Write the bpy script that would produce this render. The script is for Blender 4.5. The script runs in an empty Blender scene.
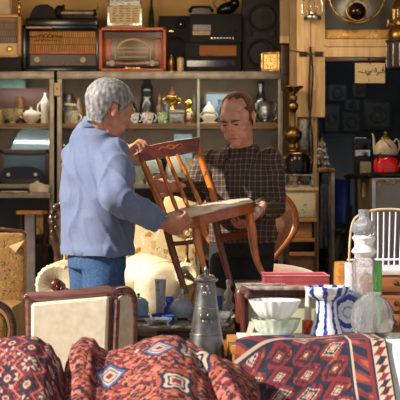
import bpy, bmesh, math, random
from mathutils import Vector, Matrix, Euler, noise
PI = math.pi
rnd = random.Random(7)
C = bpy.context.scene.collection
sc = bpy.context.scene

# ------------------------------------------------------------------ camera, sky, sun, exposure
F = 1290.0          # focal length in pixels of the 400 px wide frame
CAMZ = 1.25         # eye height of the photographer
cam_d = bpy.data.cameras.new('camera'); cam = bpy.data.objects.new('camera', cam_d); C.objects.link(cam)
cam.location = (0, 0, CAMZ); cam.rotation_euler = (PI / 2, 0, 0)
cam_d.sensor_width = 36.0; cam_d.lens = F / 400 * 36.0
cam_d.clip_start = 0.1; cam_d.clip_end = 200
cam_d.dof.use_dof = True; cam_d.dof.focus_distance = 6.0; cam_d.dof.aperture_fstop = 7.0
sc.camera = cam

w = bpy.data.worlds.new('world'); sc.world = w; w.use_nodes = True
bg = w.node_tree.nodes['Background']
bg.inputs[0].default_value = (0.95, 0.96, 1.0, 1); bg.inputs[1].default_value = 0.46

sun_d = bpy.data.lights.new('sun', 'SUN'); sun = bpy.data.objects.new('sun', sun_d); C.objects.link(sun)
AZ, EL = math.radians(68), math.radians(32)      # the sun stands behind the photographer's shoulder
to_sun = Vector((-math.sin(AZ) * math.cos(EL), -math.cos(AZ) * math.cos(EL), math.sin(EL)))
sun.rotation_euler = to_sun.to_track_quat('Z', 'Y').to_euler(); sun.location = (-6, -4, 8)
sun_d.energy = 8.5; sun_d.color = (1.0, 0.91, 0.78); sun_d.angle = math.radians(0.6)

def bulb(loc, e, col, r=0.22):  # unseen point lights added to brighten the shaded stall and shop
    d = bpy.data.lights.new('fill_light', 'POINT'); o = bpy.data.objects.new('fill_light', d); C.objects.link(o)
    o.location = loc; d.energy = e; d.color = col; d.shadow_soft_size = r
bulb((-1.3, 7.3, 2.58), 36, (1.0, 0.80, 0.58))
bulb((-0.1, 7.4, 2.6), 36, (1.0, 0.80, 0.58))
bulb((1.0, 7.2, 2.58), 19, (1.0, 0.76, 0.50))
bulb((1.3, 11.2, 2.6), 5.5, (0.8, 0.9, 1.0))

def strip(loc, w_, e, col=(1.0, 0.93, 0.80)):
    # slim area light added under a cabinet's front rail to brighten the shelves
    d = bpy.data.lights.new('cabinet_fill', 'AREA'); o = bpy.data.objects.new('cabinet_fill', d); C.objects.link(o)
    d.shape = 'RECTANGLE'; d.size = w_; d.size_y = 0.02; d.energy = e; d.color = col; o.location = loc; o.rotation_euler = (math.radians(38), 0, 0)
strip((-0.21, 9.255, 2.085), 1.5, 4.0); strip((-1.30, 9.255, 2.085), 0.45, 1.3)
strip((-0.21, 9.255, 1.765), 1.5, 3.2); strip((-1.30, 9.255, 1.765), 0.45, 1.2)

sc.view_settings.view_transform = 'Standard'; sc.view_settings.look = 'None'
sc.view_settings.gamma = 1.0; sc.view_settings.use_curve_mapping = False
sc.view_settings.exposure = 0.0
sc.cycles.use_denoising = True
sc.cycles.max_bounces = 10; sc.cycles.transparent_max_bounces = 16

# ------------------------------------------------------------------ helpers
def P(px, py, Y):
    return Vector(((px - 200) * Y / F, Y, CAMZ - (py - 200) * Y / F))

def lin(c):
    r = []
    for v in c:
        v = v / 255.0
        r.append(v / 12.92 if v <= 0.04045 else ((v + 0.055) / 1.055) ** 2.4)
    return (*r, 1.0)

def nmat(name):
    m = bpy.data.materials.new(name); m.use_nodes = True
    nt = m.node_tree
    return m, nt, nt.nodes['Principled BSDF']

def coords(nt, kind='Object', scale=(1, 1, 1), rot=(0, 0, 0)):
    tc = nt.nodes.new('ShaderNodeTexCoord'); mp = nt.nodes.new('ShaderNodeMapping')
    mp.inputs['Scale'].default_value = scale; mp.inputs['Rotation'].default_value = rot
    nt.links.new(tc.outputs[kind], mp.inputs['Vector'])
    return mp.outputs[0]

def ramp(nt, fac, stops, const=False):
    r = nt.nodes.new('ShaderNodeValToRGB')
    e = r.color_ramp.elements
    while len(e) < len(stops): e.new(0.5)
    for k, (p, c) in enumerate(stops):
        e[k].position = p; e[k].color = lin(c)
    if const: r.color_ramp.interpolation = 'CONSTANT'
    nt.links.new(fac, r.inputs[0])
    return r.outputs[0]

def bump(nt, fac, bsdf, strength=0.3, dist=0.004):
    b = nt.nodes.new('ShaderNodeBump'); b.inputs['Strength'].default_value = strength; b.inputs['Distance'].default_value = dist
    nt.links.new(fac, b.inputs['Height']); nt.links.new(b.outputs[0], bsdf.inputs['Normal'])

def M(name, c, c2=None, rough=0.55, metal=0.0, scale=18, detail=3, bmp=0.0, stretch=(1, 1, 1), lo=0.35, hi=0.65, sheen=0.0, spec=0.5):
    m, nt, b = nmat(name)
    if c2 is None: c2 = tuple(max(0, v * 0.86) for v in c)
    n = nt.nodes.new('ShaderNodeTexNoise'); n.inputs['Scale'].default_value = scale; n.inputs['Detail'].default_value = detail
    nt.links.new(coords(nt, 'Object', stretch), n.inputs['Vector'])
    nt.links.new(ramp(nt, n.outputs[0], [(lo, c2), (hi, c)]), b.inputs['Base Color'])
    b.inputs['Roughness'].default_value = rough; b.inputs['Metallic'].default_value = metal
    b.inputs['Specular IOR Level'].default_value = spec
    if sheen: b.inputs['Sheen Weight'].default_value = sheen
    if bmp: bump(nt, n.outputs[0], b, bmp)
    return m

def wood(name, c, c2, rough=0.38, scale=6, axis='X', coat=0.0, bmp=0.08):
    m, nt, b = nmat(name)
    st = {'X': (1, 9, 9), 'Y': (9, 1, 9), 'Z': (9, 9, 1)}[axis]
    n = nt.nodes.new('ShaderNodeTexNoise'); n.inputs['Scale'].default_value = scale; n.inputs['Detail'].default_value = 5
    n.inputs['Distortion'].default_value = 0.6
    nt.links.new(coords(nt, 'Object', st), n.inputs['Vector'])
    nt.links.new(ramp(nt, n.outputs[0], [(0.3, c2), (0.68, c)]), b.inputs['Base Color'])
    b.inputs['Roughness'].default_value = rough; b.inputs['Coat Weight'].default_value = coat
    bump(nt, n.outputs[0], b, bmp)
    return m

def motif(name, c, cs, scale=40, th=0.32, rough=0.4, metal=0.0, bmp=0.0, lines=None):
    """ground colour c with scattered blots in the colours cs (painted flowers, brocade, enamel)"""
    m, nt, b = nmat(name)
    v = nt.nodes.new('ShaderNodeTexVoronoi'); v.inputs['Scale'].default_value = scale
    co = coords(nt)
    n = nt.nodes.new('ShaderNodeTexNoise'); n.inputs['Scale'].default_value = scale * 0.8
    nt.links.new(co, n.inputs['Vector'])
    mx = nt.nodes.new('ShaderNodeMixRGB'); mx.inputs[0].default_value = 0.12 if scale < 60 else 0.03
    nt.links.new(co, mx.inputs[1]); nt.links.new(n.outputs[1], mx.inputs[2]); nt.links.new(mx.outputs[0], v.inputs['Vector'])
    sep = nt.nodes.new('ShaderNodeSeparateColor'); nt.links.new(v.outputs['Color'], sep.inputs[0])
    cr = ramp(nt, sep.outputs[0], [(k / len(cs), q) for k, q in enumerate(cs)], True)
    lt = nt.nodes.new('ShaderNodeMath'); lt.operation = 'LESS_THAN'; lt.inputs[1].default_value = th
    nt.links.new(v.outputs['Distance'], lt.inputs[0])
    mix = nt.nodes.new('ShaderNodeMixRGB'); mix.inputs[1].default_value = lin(c)
    nt.links.new(lt.outputs[0], mix.inputs[0]); nt.links.new(cr, mix.inputs[2])
    nt.links.new(mix.outputs[0], b.inputs['Base Color'])
    b.inputs['Roughness'].default_value = rough; b.inputs['Metallic'].default_value = metal
    if bmp: bump(nt, v.outputs['Distance'], b, bmp)
    return m

def glass(name, c=(235, 242, 245), rough=0.03, ior=1.45, milk=0.0, bmp=0.0, scale=60):
    m, nt, b = nmat(name)
    b.inputs['Base Color'].default_value = lin(c); b.inputs['Roughness'].default_value = rough
    b.inputs['IOR'].default_value = ior; b.inputs['Transmission Weight'].default_value = 1.0 - milk
    n = nt.nodes.new('ShaderNodeTexVoronoi'); n.inputs['Scale'].default_value = scale
    nt.links.new(coords(nt), n.inputs['Vector'])
    if bmp: bump(nt, n.outputs['Distance'], b, bmp, 0.006)
    return m

def pane_mat(name, tint=(246, 248, 248)):
    m, nt, b = nmat(name)
    out = nt.nodes['Material Output']
    tr = nt.nodes.new('ShaderNodeBsdfTransparent'); tr.inputs[0].default_value = lin(tint)
    gl = nt.nodes.new('ShaderNodeBsdfGlossy'); gl.inputs['Roughness'].default_value = 0.04
    fr = nt.nodes.new('ShaderNodeFresnel'); fr.inputs[0].default_value = 1.22
    mx = nt.nodes.new('ShaderNodeMixShader')
    nt.links.new(fr.outputs[0], mx.inputs[0]); nt.links.new(tr.outputs[0], mx.inputs[1]); nt.links.new(gl.outputs[0], mx.inputs[2])
    nt.links.new(mx.outputs[0], out.inputs[0])
    return m

class MB:
    def __init__(s): s.v = []; s.f = []; s.c = None
    def add(s, vs, fs):
        o = len(s.v); s.v += [Vector(v) for v in vs]; s.f += [tuple(i + o for i in f) for f in fs]; return s
    def box(s, c, d, rot=None, bev=0.0):
        bm = bmesh.new(); bmesh.ops.create_cube(bm, size=1.0)
        for v in bm.verts: v.co = Vector((v.co.x * d[0], v.co.y * d[1], v.co.z * d[2]))
        if bev: bmesh.ops.bevel(bm, geom=list(bm.edges), offset=min(bev, min(d) * 0.45), segments=2, affect='EDGES', profile=0.6)
        R = Euler(rot).to_matrix() if rot is not None else Matrix.Identity(3)
        bm.verts.index_update()
        s.add([R @ v.co + Vector(c) for v in bm.verts], [[v.index for v in f.verts] for f in bm.faces]); bm.free(); return s
    def box2(s, a, b, bev=0.0):
        a = Vector(a); b = Vector(b)
        return s.box((a + b) / 2, [abs(q) for q in (b - a)], None, bev)
    def lathe(s, prof, c=(0, 0, 0), n=28, rot=None, rip=0, amp=0.0, cap=True):
        vs = []; R = Euler(rot).to_matrix() if rot is not None else None
        for (r, z) in prof:
            for k in range(n):
                a = 2 * PI * k / n; q = r * (1 + amp * math.cos(rip * a)) if rip else r
                v = Vector((q * math.cos(a), q * math.sin(a), z))
                vs.append((R @ v if R else v) + Vector(c))
        fs = []
        for j in range(len(prof) - 1):
            for k in range(n):
                fs.append((j * n + k, j * n + (k + 1) % n, (j + 1) * n + (k + 1) % n, (j + 1) * n + k))
        if cap:
            fs.append(tuple(reversed(range(n)))); m = (len(prof) - 1) * n; fs.append(tuple(m + k for k in range(n)))
        return s.add(vs, fs)
    def tube(s, pts, r, n=10, closed=False, flat=1.0, caps=True, rnd_caps=False):
        pts = [Vector(p) for p in pts]; m = len(pts)
        rs = list(r) if hasattr(r, '__len__') else [r] * m
        if rnd_caps and not closed:
            d0 = (pts[0] - pts[1]).normalized(); d1 = (pts[-1] - pts[-2]).normalized()
            pts = [pts[0] + d0 * rs[0] * .9, pts[0] + d0 * rs[0] * .6] + pts + [pts[-1] + d1 * rs[-1] * .6, pts[-1] + d1 * rs[-1] * .9]
            rs = [rs[0] * .35, rs[0] * .8] + rs + [rs[-1] * .8, rs[-1] * .35]; m = len(pts)
        vs = []; prev = None
        for i, p in enumerate(pts):
            if closed: t = pts[(i + 1) % m] - pts[i - 1]
            else: t = pts[min(i + 1, m - 1)] - pts[max(i - 1, 0)]
            t = t.normalized() if t.length > 1e-9 else Vector((0, 0, 1))
            if prev is None:
                a = Vector((0, 0, 1)) if abs(t.z) < 0.9 else Vector((1, 0, 0))
                u = t.cross(a).normalized()
            else:
                u = (prev - t * prev.dot(t)); u = u.normalized() if u.length > 1e-6 else t.orthogonal().normalized()
            prev = u; wv = t.cross(u)
            for k in range(n):
                a = 2 * PI * k / n
                vs.append(p + u * (math.cos(a) * rs[i]) + wv * (math.sin(a) * rs[i] * flat))
        fs = []
        for j in range(m if closed else m - 1):
            j2 = (j + 1) % m
            for k in range(n): fs.append((j * n + k, j * n + (k + 1) % n, j2 * n + (k + 1) % n, j2 * n + k))
        if not closed and caps:
            fs.append(tuple(reversed(range(n)))); fs.append(tuple((m - 1) * n + k for k in range(n)))
        return s.add(vs, fs)
    def ball(s, c, r, rot=None, nu=20, nv=12, fn=None):
        if not hasattr(r, '__len__'): r = (r, r, r)
        R = (rot if isinstance(rot, Matrix) else Euler(rot).to_matrix()) if rot is not None else Matrix.Identity(3)
        vs = []; 
        for j in range(1, nv):
            t = PI * j / nv
            for k in range(nu):
                a = 2 * PI * k / nu
                q = Vector((math.sin(t) * math.cos(a), math.sin(t) * math.sin(a), math.cos(t)))
                if fn: q = q * fn(q)
                vs.append(R @ Vector((q.x * r[0], q.y * r[1], q.z * r[2])) + Vector(c))
        top = len(vs); vs.append(R @ Vector((0, 0, r[2])) + Vector(c)); vs.append(R @ Vector((0, 0, -r[2])) + Vector(c))
        fs = []
        for j in range(nv - 2):
            for k in range(nu): fs.append((j * nu + k, (j + 1) * nu + k, (j + 1) * nu + (k + 1) % nu, j * nu + (k + 1) % nu))
        for k in range(nu):
            fs.append((top, k, (k + 1) % nu)); b = (nv - 2) * nu; fs.append((top + 1, b + (k + 1) % nu, b + k))
        return s.add(vs, fs)
    def torus(s, c, R, r, rot=(0, 0, 0), n=32, m=10, a0=0, a1=2 * PI, sz=1.0):
        Rm = Euler(rot).to_matrix(); full = abs(a1 - a0 - 2 * PI) < 1e-6
        k = n if full else n + 1
        return s.tube([Rm @ Vector((R * math.cos(a0 + (a1 - a0) * i / n), R * sz * math.sin(a0 + (a1 - a0) * i / n), 0)) + Vector(c) for i in range(k)], r, m, full)
    def loft(s, rings, n=24, pw=2.0):
        """rings: (centre, u vector, v vector), the vectors carrying the half sizes"""
        vs = []
        for (c, u, v) in rings:
            for k in range(n):
                a = 2 * PI * k / n; ca, sa = math.cos(a), math.sin(a)
                e = 2.0 / pw
                vs.append(Vector(c) + Vector(u) * (math.copysign(abs(ca) ** e, ca)) + Vector(v) * (math.copysign(abs(sa) ** e, sa)))
        fs = []
        for j in range(len(rings) - 1):
            for k in range(n): fs.append((j * n + k, j * n + (k + 1) % n, (j + 1) * n + (k + 1) % n, (j + 1) * n + k))
        fs.append(tuple(reversed(range(n)))); m = (len(rings) - 1) * n; fs.append(tuple(m + k for k in range(n)))
        return s.add(vs, fs)
    def prism(s, pts, dvec):
        n = len(pts); d = Vector(dvec)
        vs = [Vector(p) for p in pts] + [Vector(p) + d for p in pts]
        fs = [tuple(range(n)), tuple(reversed(range(n, 2 * n)))]
        for k in range(n): fs.append((k, k + n, (k + 1) % n + n, (k + 1) % n))
        return s.add(vs, fs)
    def grid(s, nu, nv, fn):
        vs = [fn(i / (nu - 1), j / (nv - 1)) for j in range(nv) for i in range(nu)]
        fs = [(j * nu + i, j * nu + i + 1, (j + 1) * nu + i + 1, (j + 1) * nu + i) for j in range(nv - 1) for i in range(nu - 1)]
        return s.add(vs, fs)
    def build(s, name, mat, parent=None, loc=None, rz=None, sharp=40, fix=True):
        me = bpy.data.meshes.new(name); me.from_pydata([tuple(v) for v in s.v], [], s.f)
        if fix:
            bm = bmesh.new(); bm.from_mesh(me); bmesh.ops.recalc_face_normals(bm, faces=bm.faces); bm.to_mesh(me); bm.free()
        me.polygons.foreach_set('use_smooth', [True] * len(me.polygons))
        me.set_sharp_from_angle(angle=math.radians(sharp))
        if mat: me.materials.append(mat)
        o = bpy.data.objects.new(name, me); C.objects.link(o)
        if parent: o.parent = parent
        if loc is not None: o.location = loc
        if rz is not None: o.rotation_euler = (0, 0, rz)
        return o

def thing(name, label, cat, loc=(0, 0, 0), rz=0.0, group=None):
    o = bpy.data.objects.new(name, None); C.objects.link(o); o.empty_display_size = 0.05
    o.location = loc; o.rotation_euler = (0, 0, rz); o['label'] = label; o['category'] = cat
    if group: o['group'] = group
    return o

def tag(o, label, cat, group=None):
    o['label'] = label; o['category'] = cat
    if group: o['group'] = group
    return o

def struct(o):
    o['kind'] = 'structure'; return o

def clean(o, mods):
    for kind, kw in mods:
        md = o.modifiers.new('m', kind)
        for k, v in kw.items(): setattr(md, k, v)
    dg = bpy.context.evaluated_depsgraph_get(); dg.update()
    me = bpy.data.meshes.new_from_object(o.evaluated_get(dg)); old = o.data
    o.modifiers.clear(); o.data = me
    me.polygons.foreach_set('use_smooth', [True] * len(me.polygons))
    bpy.data.meshes.remove(old)
    return o

def remesh(o, vox, it=4, fac=0.5):
    return clean(o, [('REMESH', dict(mode='VOXEL', voxel_size=vox)), ('SMOOTH', dict(iterations=it, factor=fac))])

def wrinkle(o, fn):
    n = [v.normal.copy() for v in o.data.vertices]
    for v, k in zip(o.data.vertices, n): v.co += k * fn(v.co)
    o.data.update()

def prof_px(prof, by, s):
    return [(r * s, (by - y) * s) for (r, y) in prof]

def shell(prof, t):
    """closed hollow profile from an outer one (bottom to top)"""
    return prof + [(max(r - t, 0.0005), z) for (r, z) in reversed(prof) if z > prof[0][1] + t] + [(0.0005, prof[0][1] + t)]

# ------------------------------------------------------------------ materials
m_black = M('black_plastic', (20, 18, 17), (12, 11, 11), 0.6, spec=0.25)
m_blackgloss = M('black_lacquer', (16, 14, 14), (9, 9, 9), 0.2, spec=0.4)
m_pewter = M('pewter', (150, 148, 146), (92, 90, 90), 0.34, 1.0, 14, 3, 0.03)
m_darkgrey = M('charcoal', (48, 43, 38), (36, 32, 28), 0.6, spec=0.3)
m_cone = M('speaker_cone', (24, 22, 20), (15, 14, 13), 0.65)
m_brass = M('aged_brass', (178, 142, 84), (104, 78, 42), 0.3, 1.0, 30)
m_gold = M('gilt_brass', (222, 174, 84), (160, 112, 42), 0.26, 1.0, 45)
m_silver = M('old_silver', (188, 184, 176), (112, 106, 98), 0.3, 1.0, 50)
m_silverdark = motif('chased_silver', (150, 146, 140), [(70, 66, 62), (190, 186, 178), (110, 106, 100)], 70, 0.3, 0.32, 1.0, 0.5)
m_alu = M('grey_metal_frame', (164, 156, 140), (132, 124, 110), 0.42, 0.35, 14)
m_alud = M('dark_metal_frame', (96, 92, 82), (74, 70, 62), 0.45, 0.4, 14)
m_cream = M('cream_painted_wood', (222, 188, 136), (196, 160, 108), 0.6, 0, 5, 4, 0.1, (8, 8, 1))
m_tan = M('tan_plaster', (206, 166, 104), (186, 146, 86), 0.8, 0, 4)
m_beige = M('beige_board', (182, 152, 106), (160, 130, 86), 0.65, 0, 5, 4, 0.1, (8, 8, 1))
m_dkwood = wood('dark_walnut', (74, 44, 26), (38, 22, 14), 0.3)
m_radio = wood('orange_veneer', (196, 92, 30), (150, 62, 18), 0.4, 5, 'Z', 0.08)
m_oak = wood('golden_oak', (196, 138, 66), (150, 98, 42), 0.35)
m_shelf = wood('shelf_edge_wood', (170, 126, 76), (126, 88, 50), 0.5)
m_redwood = wood('red_mahogany', (104, 48, 34), (58, 26, 20), 0.26, 6, 'Z', 0.3)
m_chair = wood('chair_beech', (216, 128, 52), (168, 86, 30), 0.2, 5, 'Z', 0.5)
m_chairred = wood('chair_crest_stain', (134, 56, 30), (96, 36, 20), 0.28, 5, 'X', 0.4)
m_pale = M('pale_bare_board', (226, 218, 204), (198, 188, 170), 0.35, 0, 12)
m_china = M('white_china', (226, 220, 204), (206, 198, 178), 0.16)
m_chinagold = motif('gilded_china', (196, 180, 140), [(120, 90, 40), (222, 210, 180), (90, 64, 34)], 75, 0.3, 0.22, 0.1)
m_bluecup = motif('blue_and_white_china', (226, 226, 224), [(36, 70, 160), (70, 110, 190), (206, 190, 140), (50, 84, 170)], 40, 0.42, 0.16)
m_greencup = motif('green_and_white_china', (206, 220, 196), [(30, 130, 40), (60, 160, 60), (24, 100, 36)], 44, 0.5, 0.16)
m_cobalt = glass('cobalt_glass', (60, 100, 240), 0.05, 1.45, 0.3)
m_azure = glass('azure_glass', (80, 150, 230), 0.05, 1.45, 0.3)
m_clear = glass('clear_glass', (240, 244, 246), 0.03)
m_cut = glass('cut_glass', (250, 251, 252), 0.02, 1.48, 0.09, 0.3, 48)
m_lightcut = glass('pale_blue_cut_glass', (214, 226, 246), 0.04, 1.5, 0.35, 0.5, 60)
m_milk = glass('milk_glass', (246, 246, 246), 0.12, 1.45, 0.75)
m_greenish = glass('greenish_pressed_glass', (222, 232, 216), 0.12, 1.5, 0.55, 0.5, 40)
m_powder = M('powder_blue_glass', (160, 190, 214), (136, 168, 196), 0.18)
m_greenglass = glass('green_glass', (120, 200, 90), 0.08, 1.45, 0.75)
m_pane = pane_mat('window_glass')
m_iron = M('rusty_iron', (70, 48, 34), (40, 28, 22), 0.6, 0.5, 60)
m_paper = M('yellowed_paper', (214, 192, 148), (196, 172, 126), 0.8, 0, 8)
m_ink = M('dark_ink', (36, 26, 18), (26, 18, 12), 0.7)
m_skin1 = M('skin', (196, 138, 112), (176, 116, 92), 0.5, 0, 30, 4, 0.04)
m_skin2 = M('skin_fair', (218, 160, 134), (198, 134, 110), 0.45, 0, 30, 4, 0.04)
# ------------------------------------------------------------------ the setting
m_ground = M('paving', (168, 156, 138), (140, 128, 112), 0.85, 0, 3)
struct(MB().box2((-7, -3, -0.1), (7, 6.62, 0)).build('floor', m_ground))
PLAT = 0.30
struct(MB().box2((-7, 6.62, -0.1), (7, 13.2, PLAT)).build('floor_rear', M('shop_step', (92, 82, 70), (70, 62, 54), 0.8, 0, 4)))
struct(MB().box2((-2.15, 5.15, 2.9), (7, 13.3, 3.02)).build('ceiling', M('awning_boards', (150, 128, 98), (126, 104, 76), 0.8, 0, 4, 3, 0, (1, 8, 1))))  # roof out of view, edges set so its shade spares the nearer man
struct(MB().box2((-2.05, 9.72, PLAT), (0.68, 9.84, 2.9)).build('wall_back', m_tan))
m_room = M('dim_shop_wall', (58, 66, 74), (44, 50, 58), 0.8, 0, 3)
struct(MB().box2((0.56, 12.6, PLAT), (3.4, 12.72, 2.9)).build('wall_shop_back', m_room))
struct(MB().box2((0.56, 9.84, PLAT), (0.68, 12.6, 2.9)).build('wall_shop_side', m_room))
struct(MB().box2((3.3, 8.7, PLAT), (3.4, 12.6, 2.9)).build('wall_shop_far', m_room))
struct(MB().box2((-2.15, 7.2, PLAT), (-2.05, 13.2, 2.9)).build('wall_sun_block', m_tan))  # unseen wall added to keep the sun off the cabinets and side table
struct(MB().box2((6.9, 6.62, PLAT), (7, 13.2, 2.9)).build('wall_right', m_tan))
def pxbox(mb, x0, y0, x1, y1, Y, d, bev=0.003):
    """front face of a box at distance Y, running back by d"""
    a = P(x0, y1, Y); b = P(x1, y0, Y)
    return mb.box2((a.x, Y, a.z), (b.x, Y + d, b.z), bev)
# door post of two cream boards, and the rougher boards beside it
YP = 8.6
po = MB(); z0 = P(0, 117, YP).z
for a, b in ((297, 310.6), (311, 325)):
    po.box2((P(a, 0, YP).x, YP, z0), (P(b, 0, YP).x, YP + 0.05, 2.9), 0.003)
po.box2((P(313.5, 0, YP).x, YP + 0.05, PLAT), (P(317.5, 0, YP).x, YP + 0.10, 2.9), 0.003)
struct(po.build('trim_1', m_cream))
bp = MB(); bp.box2((P(297, 0, 8.95).x, 8.95, PLAT), (P(318.5, 0, 8.95).x, 8.98, 2.9)); struct(bp.build('trim_9', M('brown_backboard', (96, 72, 46), (66, 48, 30), .7, 0, 7, 4, .1)))
t2 = MB(); t2.box2((P(290, 0, 8.9).x, 8.9, PLAT), (P(297.5, 0, 8.9).x, 8.98, 2.9), 0.003)
struct(t2.build('trim_2', m_beige))
t3 = MB(); pxbox(t3, 280, 36, 291, 43, 9.0, 0.05); struct(t3.build('trim_3', m_cream))
t3 = MB(); pxbox(t3, 280, -30, 291, 36, 9.1, 0.05); struct(t3.build('trim_4', m_beige))
t4 = MB(); pxbox(t4, 281, 44, 291, 90, 9.05, 0.06); struct(t4.build('trim_5', m_dkwood))
# transom beam over the doorway and the gilt rail on it
bm_ = MB(); pxbox(bm_, 325, 39, 440, 46.5, YP, 0.09); pxbox(bm_, 325, 47, 440, 57, YP - 0.01, 0.10)
struct(bm_.build('trim_6', m_cream))
gr = MB(); pxbox(gr, 325, 29.5, 440, 38.6, YP + 0.03, 0.06)
struct(gr.build('trim_7', motif('gilt_moulding', (186, 142, 66), [(150, 106, 40), (214, 176, 100), (170, 124, 52)], 24, 0.4, 0.45, 0.3, 0.3)))
up = MB(); pxbox(up, 325, -40, 440, 29.5, YP + 0.06, 0.008)
struct(up.build('window_1', M('grey_green_glazing', (92, 92, 78), (74, 74, 62), 0.15, 0, 4)))
dp = MB(); pxbox(dp, 325.5, 57.5, 440, 61.5, YP, 0.08); struct(dp.build('trim_8', m_dkwood))

# ------------------------------------------------------------------ display cabinets
YC = 9.2; ZT = P(0, 71.5, YC).z; ZS1 = P(0, 123, YC).z; ZS2 = P(0, 184, YC).z; DC = 0.45
m_cabin = M('cabinet_lining', (104, 84, 60), (78, 62, 44), 0.7, 0, 5)
def cabinet(label, x0, x1, mull, shelf_px):
    a = P(x0, 0, YC).x; b = P(x1, 0, YC).x
    t = thing('display_cabinet', label, 'cabinet', ((a + b) / 2, YC, PLAT), 0, 'glazed display cabinets')
    h = ZT - PLAT; hw = (b - a) / 2; ft = 0.034
    f = MB()
    f.box2((-hw, 0, h - 0.052), (hw, 0.03, h), 0.004); f.box2((-hw, 0, 0), (hw, 0.03, 0.08), 0.004)
    for sx in (-1, 1): f.box2((sx * hw, 0, 0.08), (sx * (hw - ft), 0.03, h - 0.052), 0.004)
    f.box2((-hw, -0.006, h - 0.012), (hw, DC, h), 0.003)
    f.build('frame', m_alu, t)
    bd = MB(); bd.box2((-hw, DC - 0.015, 0), (hw, DC, h - 0.012)); bd.box2((-hw, 0.03, 0), (-hw + 0.012, DC - 0.015, h - 0.012)); bd.box2((hw - 0.012, 0.03, 0), (hw, DC - 0.015, h - 0.012))
    bd.box2((-hw + .012, 0.03, 0), (hw - .012, DC - 0.015, 0.04))
    bd.build('carcass', m_cabin, t)
    for z in shelf_px:
        MB().box2((-hw + 0.014, 0.035, z - PLAT - 0.03), (hw - 0.014, DC - 0.016, z - PLAT), 0.003).build('shelf', m_shelf if z > 1.6 else M('painted_shelf', (170, 160, 140), (140, 130, 110), 0.6), t)
    xs = [-hw + ft] + [P(q, 0, YC).x - (a + b) / 2 for q in mull] + [hw - ft]
    for q in mull:
        xq = P(q, 0, YC).x - (a + b) / 2
        MB().box2((xq - 0.009, -0.004, 0.08), (xq + 0.009, 0.026, h - 0.052), 0.003).build('glass_edge_strip', m_pale_edge, t)
    for k in range(len(xs) - 1):
        MB().box2((xs[k] + 0.01, 0.010, 0.085), (xs[k + 1] - 0.01, 0.014, h - 0.056)).build('glass_pane', m_pane, t)
    return t
m_pale_edge = M('pale_glass_edge', (190, 200, 192), (160, 170, 162), 0.2)
cabinet('grey framed glass display cabinet at the picture edge holding china', -22, 54, [], [ZS1, ZS2, 0.85])
cabinet('wide grey framed glass display cabinet behind the two men', 57, 283, [198.5], [ZS1, ZS2, 0.85])
sw = thing('switch_plate', 'small cream electric switch plate on the gap between the cabinets', 'switch', P(57.3, 89.5, YC - 0.012))
MB().box((0, -.004, 0), (0.042, 0.02, 0.094), None, 0.004).build('plate', m_paper, sw)
MB().box((0, -0.016, 0.004), (0.008, 0.008, 0.018), None, 0.002).build('rocker', m_dkwood, sw)

# things made on the lathe: profile in pixels, (radius, y), from the base upwards
def turned(name, label, cat, cx, by, Y, prof, mat, zb=None, group=None, hollow=0.0, n=28, rip=0, amp=0.0, part='body'):
    p = P(cx, by, Y)
    if zb is not None: p.z = zb
    t = thing(name, label, cat, p, 0, group)
    s = Y / F; pr = prof_px(prof, by, s)
    if hollow: pr = shell(pr, hollow)
    MB().lathe(pr, n=n, rip=rip, amp=amp).build(part, mat, t)
    return t, s
YI = 9.36    # things standing on the cabinet shelves
def loop(t, s, mat, x, z, r, sz=1.3, thick=0.9, name='handle', a0=-PI / 2, a1=PI / 2, flip=1):
    MB().tube([(x * s + flip * r * s * math.cos(a0 + (a1 - a0) * k / 12), 0, z * s + sz * r * s * math.sin(a0 + (a1 - a0) * k / 12)) for k in range(13)], thick * s, 8).build(name, mat, t)
def cup(label, cx, mat, lab=None):
    t, s = turned('teacup', label, 'cup', cx, 125, YI, [(3, 125), (4.6, 124), (5.6, 120), (6.1, 115), (6.2, 113), (5.7, 113), (5.4, 117)], mat, ZS1, 'teacups on the upper cabinet shelf', 0, 28)
    loop(t, s, mat, 5.8, 6.5, 3.0, 1.2, 0.8)
    MB().torus((0, 0, 11.6 * s), 6.1 * s, 0.5 * s).build('rim', m_gold, t)
cup('blue patterned white teacup nearest the grey haired man', 133, m_bluecup)
cup('blue patterned white teacup between its twin and the green cup', 147.6, m_bluecup)
cup('green patterned teacup on the upper cabinet shelf', 163, m_greencup)
t, s = turned('mug', 'blue and green flowered mug behind the grey haired man', 'cup', 71, 125, YI, [(6.5, 125), (7.2, 124), (7.4, 117), (7.4, 112), (6.8, 112), (6.6, 122)], motif('flowered_mug', (196, 186, 158), [(60, 90, 140), (80, 120, 60), (190, 150, 60)], 50, 0.4, 0.2), ZS1)
loop(t, s, m_china, 6.8, 6.5, 3.4, 1.1, 0.8)
# left cabinet, upper shelf
t, s = turned('footed_bowl', 'gilded silver footed bowl on the upper shelf beside the white tureen', 'bowl', 12.5, 122, YI, [(4, 122), (3.4, 121), (2.6, 119), (6, 117), (9.5, 112), (10.5, 107), (10, 107), (8, 112)], m_chinagold, ZS1)
for k in (-1, 1): loop(t, s, m_gold, k * 10, 12, 3, 1.0, 0.7, flip=k)
t, s = turned('tureen', 'white china tureen with small knobbed lid on the upper shelf', 'tureen', 31, 122, YI, [(4.5, 122), (4, 120.5), (6.5, 119), (8.5, 115), (8.6, 112.5), (7.5, 110.5), (5, 108.5), (2, 107.5), (1.2, 107), (1.6, 105.5), (0.4, 104.6)], m_china, ZS1)
loop(t, s, m_china, 8, 9, 2.8, 1.0, 0.8); loop(t, s, m_china, -8, 9, 2.8, 1.0, 0.8, flip=-1)
pl = thing('plate', 'white scalloped china plate standing upright behind the tureen', 'plate', Vector((P(30.5, 0, YI).x, YI + 0.12, ZS1)))
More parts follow.
